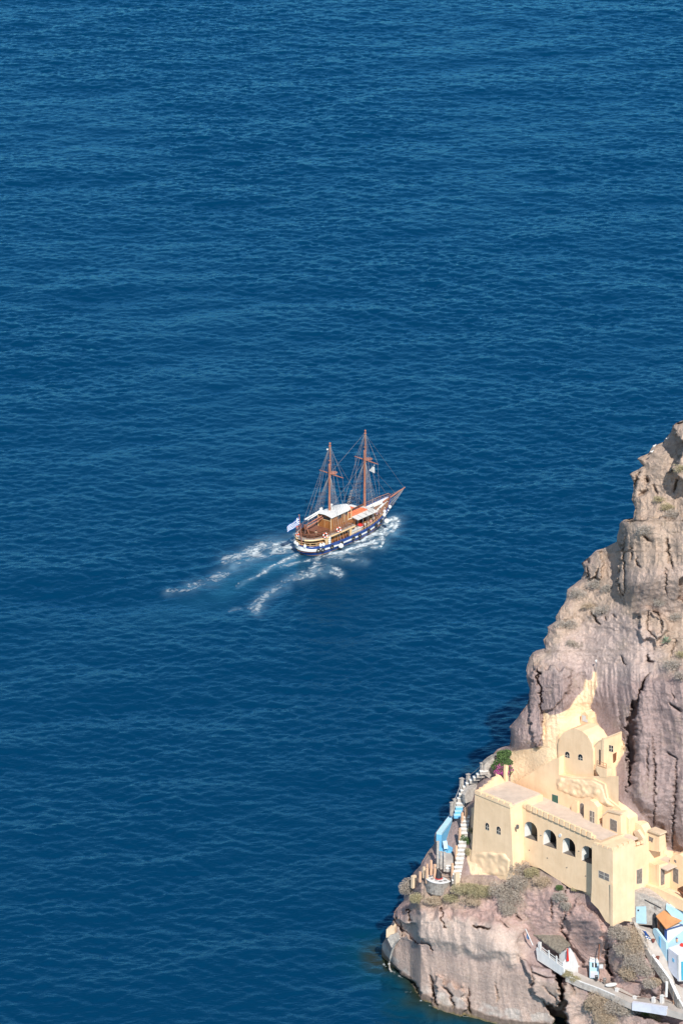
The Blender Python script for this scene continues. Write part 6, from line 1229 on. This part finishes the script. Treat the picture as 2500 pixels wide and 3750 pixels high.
UPS = [(2110, 2178, 26, 'pale', 'grey scrub patch on the left ledge below the small rock horn'), (2178, 2140, 22, 'pale', 'grey scrub in the gully left of the big buttress'), (2204, 2240, 26, 'pale', 'long grey scrub patch below the big buttress corner'), (2070, 2290, 26, 'pale', 'dark grey scrub patch near the cliff edge'), (2100, 2360, 20, 'dry', 'faint brown scrub on the pale rock'), (2222, 2158, 18, 'pale', 'small grey scrub at the buttress foot'),
 (2365, 1942, 24, 'pale', 'grey scrub on top of the big buttress'), (2470, 1888, 26, 'pale', 'grey scrub near the right edge above the buttress'), (2410, 1830, 16, 'olive', 'olive tuft under the upper cave'), (2440, 1860, 20, 'olive', 'olive scrub on the slope above the buttress'), (2410, 2210, 16, 'pale', 'grey tuft above the ringed rock'), (2475, 2262, 18, 'pale', 'grey scrub near the right edge left of the shadow'), (2460, 2440, 30, 'pale', 'dusty scrub below the agave'), (2490, 2480, 26, 'dry', 'dark scrub at the right edge below the agave'), (2492, 2400, 16, 'olive', 'olive scrub at the right edge beside the agave'), (2490, 1720, 18, 'olive', 'olive scrub at the right edge near the top'), (2150, 2220, 16, 'tan', 'tan scrub on the sunny slope left of the grey patch')]
for u, v, r, k, lab in UPS: shrub(u, v, r, k, lab, 0.6, 'cliff_scrub', 'scrub', GU_)
o = empty('agave', surf(2437, 2350, 0.6), 0, 'spiky blue-green agave plant on the cliff near the right edge', 'agave'); rg = random.Random(3)
for k in range(26):
    a = rg.uniform(0, 6.28); e_ = rg.uniform(0.15, 1.2); L = rg.uniform(0.8, 1.3); d = Vector((math.cos(a)*math.cos(e_), math.sin(a)*math.cos(e_), math.sin(e_))); s_ = d.cross(UP).normalized()*0.09
    tone_mesh('leaf', [-s_, s_, d*L*0.6+s_*0.9, d*L+Vector((0, 0, -0.15)), d*L*0.6-s_*0.9], [(0, 1, 2, 3, 4)], [rg.random()]*5, LEAF['agave'], o)
# bougainvillea
bg_ = empty('bougainvillea', surf(1846, 2800, 0.6), 0, 'tall green bougainvillea bush with magenta flowers against the ochre wall', 'flowering bush'); rg = random.Random(6)
for u, v, r in ((1852, 2762, 22), (1840, 2782, 26), (1822, 2800, 20), (1850, 2806, 26), (1835, 2822, 20), (1858, 2825, 18), (1812, 2812, 12), (1832, 2762, 12)):
    pass
vs, fs, tn = [], [], []; vm, fm, tm = [], [], []
for u, v, r, fl_ in ((1852, 2762, 20, 0), (1840, 2782, 26, 0.01), (1820, 2802, 20, 0.02), (1850, 2806, 24, 0.06), (1834, 2818, 20, 0.35), (1856, 2822, 18, 0.3), (1812, 2812, 12, 0), (1832, 2764, 13, 0), (1858, 2792, 14, 0), (1825, 2828, 13, 0.75), (1846, 2832, 13, 0.8), (1812, 2830, 8, 0.5)):
    c_ = surf(u, v, 1.5)-bg_.location; a, b2, t2 = leaf_cloud(rg, r/26*1.2, r/26*0.9, r/26*1.3, 800, 0.10, 4)
    for i in range(0, len(a), 4):
        tgt = (vm, fm, tm) if rg.random() < fl_ else (vs, fs, tn); k = len(tgt[0]); tgt[0].extend([p+c_ for p in a[i:i+4]]); tgt[1].append((k, k+1, k+2, k+3)); tgt[2].extend(t2[i:i+4])
tone_mesh('foliage', vs, fs, tn, LEAF['green'], bg_); tone_mesh('flowers', vm, fm, tm, MAGENTA, bg_)
mb = MB(); mb.tube([surf(1845, 2850, 1.2)-bg_.location, surf(1842, 2810, 1.2)-bg_.location, surf(1848, 2770, 1.2)-bg_.location], 0.09, 6, 0.04); mb.build('stem', STEMM, bg_)
shrub(1702, 3080, 20, 'green', 'dense green bush between the white stairs and the tower', 1.3, 'green_bush', 'bush', n=1800); shrub(1712, 3122, 15, 'olive', 'yellowish bush below the dense green one beside the tower foot', 1.2, 'green_bush', 'bush', n=900); shrub(1722, 3045, 10, 'olive', 'small creeper against the left corner of the tower', 1.6, 'green_bush', 'bush', n=400)
# lamp mast high on the cliff, gulls
o = empty('lamp_mast', surf(2181, 2450, 0.4), 0, 'thin mast with a white round lamp above the tip of the painted rock', 'lamp'); mb = MB(); a = surf(2181, 2455, 0.5); c = at_Y(2181, 2420, a.y); mb.tube([a, c], 0.04, 5); wpart(mb, 'mast', STEEL, o); mb = MB(); mb.ball(c, 0.16, 8, 6); wpart(mb, 'lamp_globe', WHITE, o)
for u, v, lab in ((2442, 1610, 'white gull on the rocks nearest the top of the cliff'), (2394, 1638, 'white gull on the cliff edge, upper left one'), (2385, 1659, 'white gull perched just below another on the cliff edge')):
    p = surf(u, v, 0.7); o = empty('gull', p, 0.5, lab, 'gull', 'white gulls on the cliff edge')
    mb = MB(); rings_ = [(-0.42, 0.02, 0.30), (-0.25, 0.10, 0.30), (0, 0.17, 0.30), (0.18, 0.13, 0.36), (0.26, 0.07, 0.46), (0.32, 0.09, 0.54), (0.40, 0.05, 0.54), (0.50, 0.01, 0.50)]
    vs = []; 
    for x, r, z in rings_: vs += [(x, r*math.cos(k*math.pi/4), z+r*math.sin(k*math.pi/4)) for k in range(8)]
    fs = [(i*8+k, i*8+(k+1) % 8, (i+1)*8+(k+1) % 8, (i+1)*8+k) for i in range(7) for k in range(8)]+[tuple(range(8)), tuple(range(56, 64))]; mb.add(vs, fs)
    mb.tube([(0, 0.05, 0.2), (0.02, 0.05, 0)], 0.02, 4); mb.tube([(0, -0.05, 0.2), (0.02, -0.05, 0)], 0.02, 4); mb.build('body', WHITE, o); o.scale = (0.7, 0.7, 0.7)
# ================================================================== PEOPLE ON THE BOAT
SKIN = mat('skin', (0.52, 0.30, 0.20), 0.6, 0.1)
def person_body(pose):
    """one continuous skinned body; x is the way the person faces"""
    if pose == 'sit':
        hip, kn, an = 0.45, (0.42, 0.47), (0.44, 0.06)
        J = {'pel': (0, 0, hip), 'che': (-0.04, 0, hip+0.42), 'nek': (-0.02, 0, hip+0.56), 'hed': (0.0, 0, hip+0.72), 'top': (0.0, 0, hip+0.82)}
        for s, g in ((1, 'l'), (-1, 'r')): J.update({'sh'+g: (-0.04, 0.19*s, hip+0.48), 'el'+g: (0.06, 0.26*s, hip+0.22), 'ha'+g: (0.30, 0.18*s, hip+0.12), 'hi'+g: (0.02, 0.1*s, hip-0.02), 'kn'+g: (kn[0], 0.13*s, kn[1]), 'an'+g: (an[0], 0.13*s, an[1]), 'to'+g: (an[0]+0.2, 0.15*s, 0.03)})
    else:
        J = {'pel': (0, 0, 0.95), 'che': (0, 0, 1.32), 'nek': (0, 0, 1.48), 'hed': (0.02, 0, 1.62), 'top': (0.02, 0, 1.72)}
        for s, g in ((1, 'l'), (-1, 'r')): J.update({'sh'+g: (0, 0.2*s, 1.40), 'el'+g: (0.0, 0.27*s, 1.12), 'ha'+g: (0.2 if pose == 'lean' else 0.06, 0.25*s, 1.05 if pose == 'lean' else 0.86), 'hi'+g: (0, 0.1*s, 0.92), 'kn'+g: (0.04, 0.12*s, 0.5), 'an'+g: (0, 0.12*s, 0.08), 'to'+g: (0.2, 0.14*s, 0.03)})
    RAD = {'pel': 0.14, 'che': 0.15, 'nek': 0.06, 'hed': 0.105, 'top': 0.08, 'sh': 0.07, 'el': 0.048, 'ha': 0.04, 'hi': 0.1, 'kn': 0.065, 'an': 0.045, 'to': 0.035}
    E = [('pel', 'che'), ('che', 'nek'), ('nek', 'hed'), ('hed', 'top')]
    for g in 'lr': E += [('che', 'sh'+g), ('sh'+g, 'el'+g), ('el'+g, 'ha'+g), ('pel', 'hi'+g), ('hi'+g, 'kn'+g), ('kn'+g, 'an'+g), ('an'+g, 'to'+g)]
    keys = list(J); me = bpy.data.meshes.new('body'); me.from_pydata([J[k] for k in keys], [(keys.index(a), keys.index(b)) for a, b in E], [])
    ob = bpy.data.objects.new('tmp_body', me); COL.objects.link(ob); md = ob.modifiers.new('s', 'SKIN')
    for i, k in enumerate(keys):
        r = RAD[k] if k in RAD else RAD[k[:2]]; me.skin_vertices[0].data[i].radius = (r, r); me.skin_vertices[0].data[i].use_root = (k == 'pel')
    sb = ob.modifiers.new('d', 'SUBSURF'); sb.levels = 1
    bpy.context.view_layer.update(); dg = bpy.context.evaluated_depsgraph_get(); out = bpy.data.meshes.new_from_object(ob.evaluated_get(dg)); bpy.data.objects.remove(ob); out.name = 'body'
    return out, J
BODIES = {k: person_body(k) for k in ('sit', 'stand', 'lean')}
def person(x, y, z, face, pose, shirt, trous, hair, lab):
    o = empty('person', W(x, y, z), HEAD+face, lab, 'person', 'people on the boat deck'); body, J = BODIES[pose]; me = body.copy(); link_mesh('body', me, SKIN, o, smooth=True)
    V = lambda k: Vector(J[k]); mb = MB(); mb.tube([V('pel'), V('pel').lerp(V('che'), 0.5), V('che'), V('nek')-UP*0.03], 0.185, 9, 0.16)
    for g in 'lr': mb.tube([V('che')+UP*0.05, V('sh'+g), V('sh'+g).lerp(V('el'+g), 0.7)], 0.09, 7, 0.075)
    if shirt: mb.build('shirt', shirt, o, smooth=True)
    mb = MB()
    for g in 'lr': mb.tube([V('pel'), V('hi'+g), V('hi'+g).lerp(V('kn'+g), 0.85)], 0.135, 8, 0.095)
    mb.build('shorts', trous, o, smooth=True); mb = MB(); h = V('hed'); mb.ball((h.x-0.03, h.y, h.z+0.045), 0.125, 9, 6, (1, 0.95, 0.9)); mb.build('hair', hair, o, smooth=True)
    for s in (-1, 1):
        mb = MB(); mb.ball((h.x+0.105, 0.035*s, h.z-0.01), 0.014, 6, 4); mb.build('eye', SHADE, o)
    return o
CL = {k: mat('cloth_'+k, c, 0.9) for k, c in {'white': (0.6, 0.6, 0.6), 'red': (0.45, 0.06, 0.05), 'blue': (0.08, 0.14, 0.35), 'pink': (0.6, 0.28, 0.26), 'black': (0.03, 0.03, 0.035), 'tan': (0.42, 0.30, 0.2)}.items()}
HR = {'d': mat('hair_dark', (0.03, 0.02, 0.015), 0.8), 'b': mat('hair_blond', (0.4, 0.27, 0.12), 0.8)}
for a in [(2.2, -2.55, 1.0, -1.5, 'lean', CL['pink'], CL['red'], HR['d'], 'person in pink and red leaning at the side rail by the red cloth'), (3.1, -2.5, 1.0, -1.2, 'stand', CL['white'], CL['blue'], HR['b'], 'person in white top and blue shorts under the awning edge'),
          (4.0, -2.55, 1.0, -1.8, 'stand', CL['tan'], CL['tan'], HR['d'], 'person in tan clothes at the rail under the middle of the awning'), (4.9, -2.4, 1.05, 0.2, 'stand', CL['pink'], CL['white'], HR['b'], 'blond person in pink and white under the front of the awning'),
          (6.4, -1.9, 1.0, 2.6, 'stand', CL['white'], CL['black'], HR['d'], 'person in white and black just ahead of the awning'), (6.9, -2.3, 1.1, -1.4, 'lean', CL['red'], CL['tan'], HR['d'], 'person in red top at the fore rail behind the white fenders'),
          (7.6, -1.6, 2.0, 3.0, 'sit', CL['blue'], CL['tan'], HR['b'], 'person in blue sitting near the fore hatch'), (8.6, -1.5, 2.2, 2.2, 'sit', CL['pink'], CL['black'], HR['d'], 'person in pink sitting on the foredeck near the white beam'),
          (9.8, -1.8, 2.45, 2.0, 'sit', CL['white'], CL['red'], HR['d'], 'person in white and red sitting farthest forward on the starboard bow'), (5.6, -2.3, 1.0, -0.6, 'stand', CL['black'], CL['tan'], HR['b'], 'person in black top at the front awning post'), (-9.9, -1.6, POOP+0.02, 0.6, 'sit', CL['tan'], CL['white'], HR['d'], 'person in tan sitting on the poop bench near the stern')]:
    person(*a)
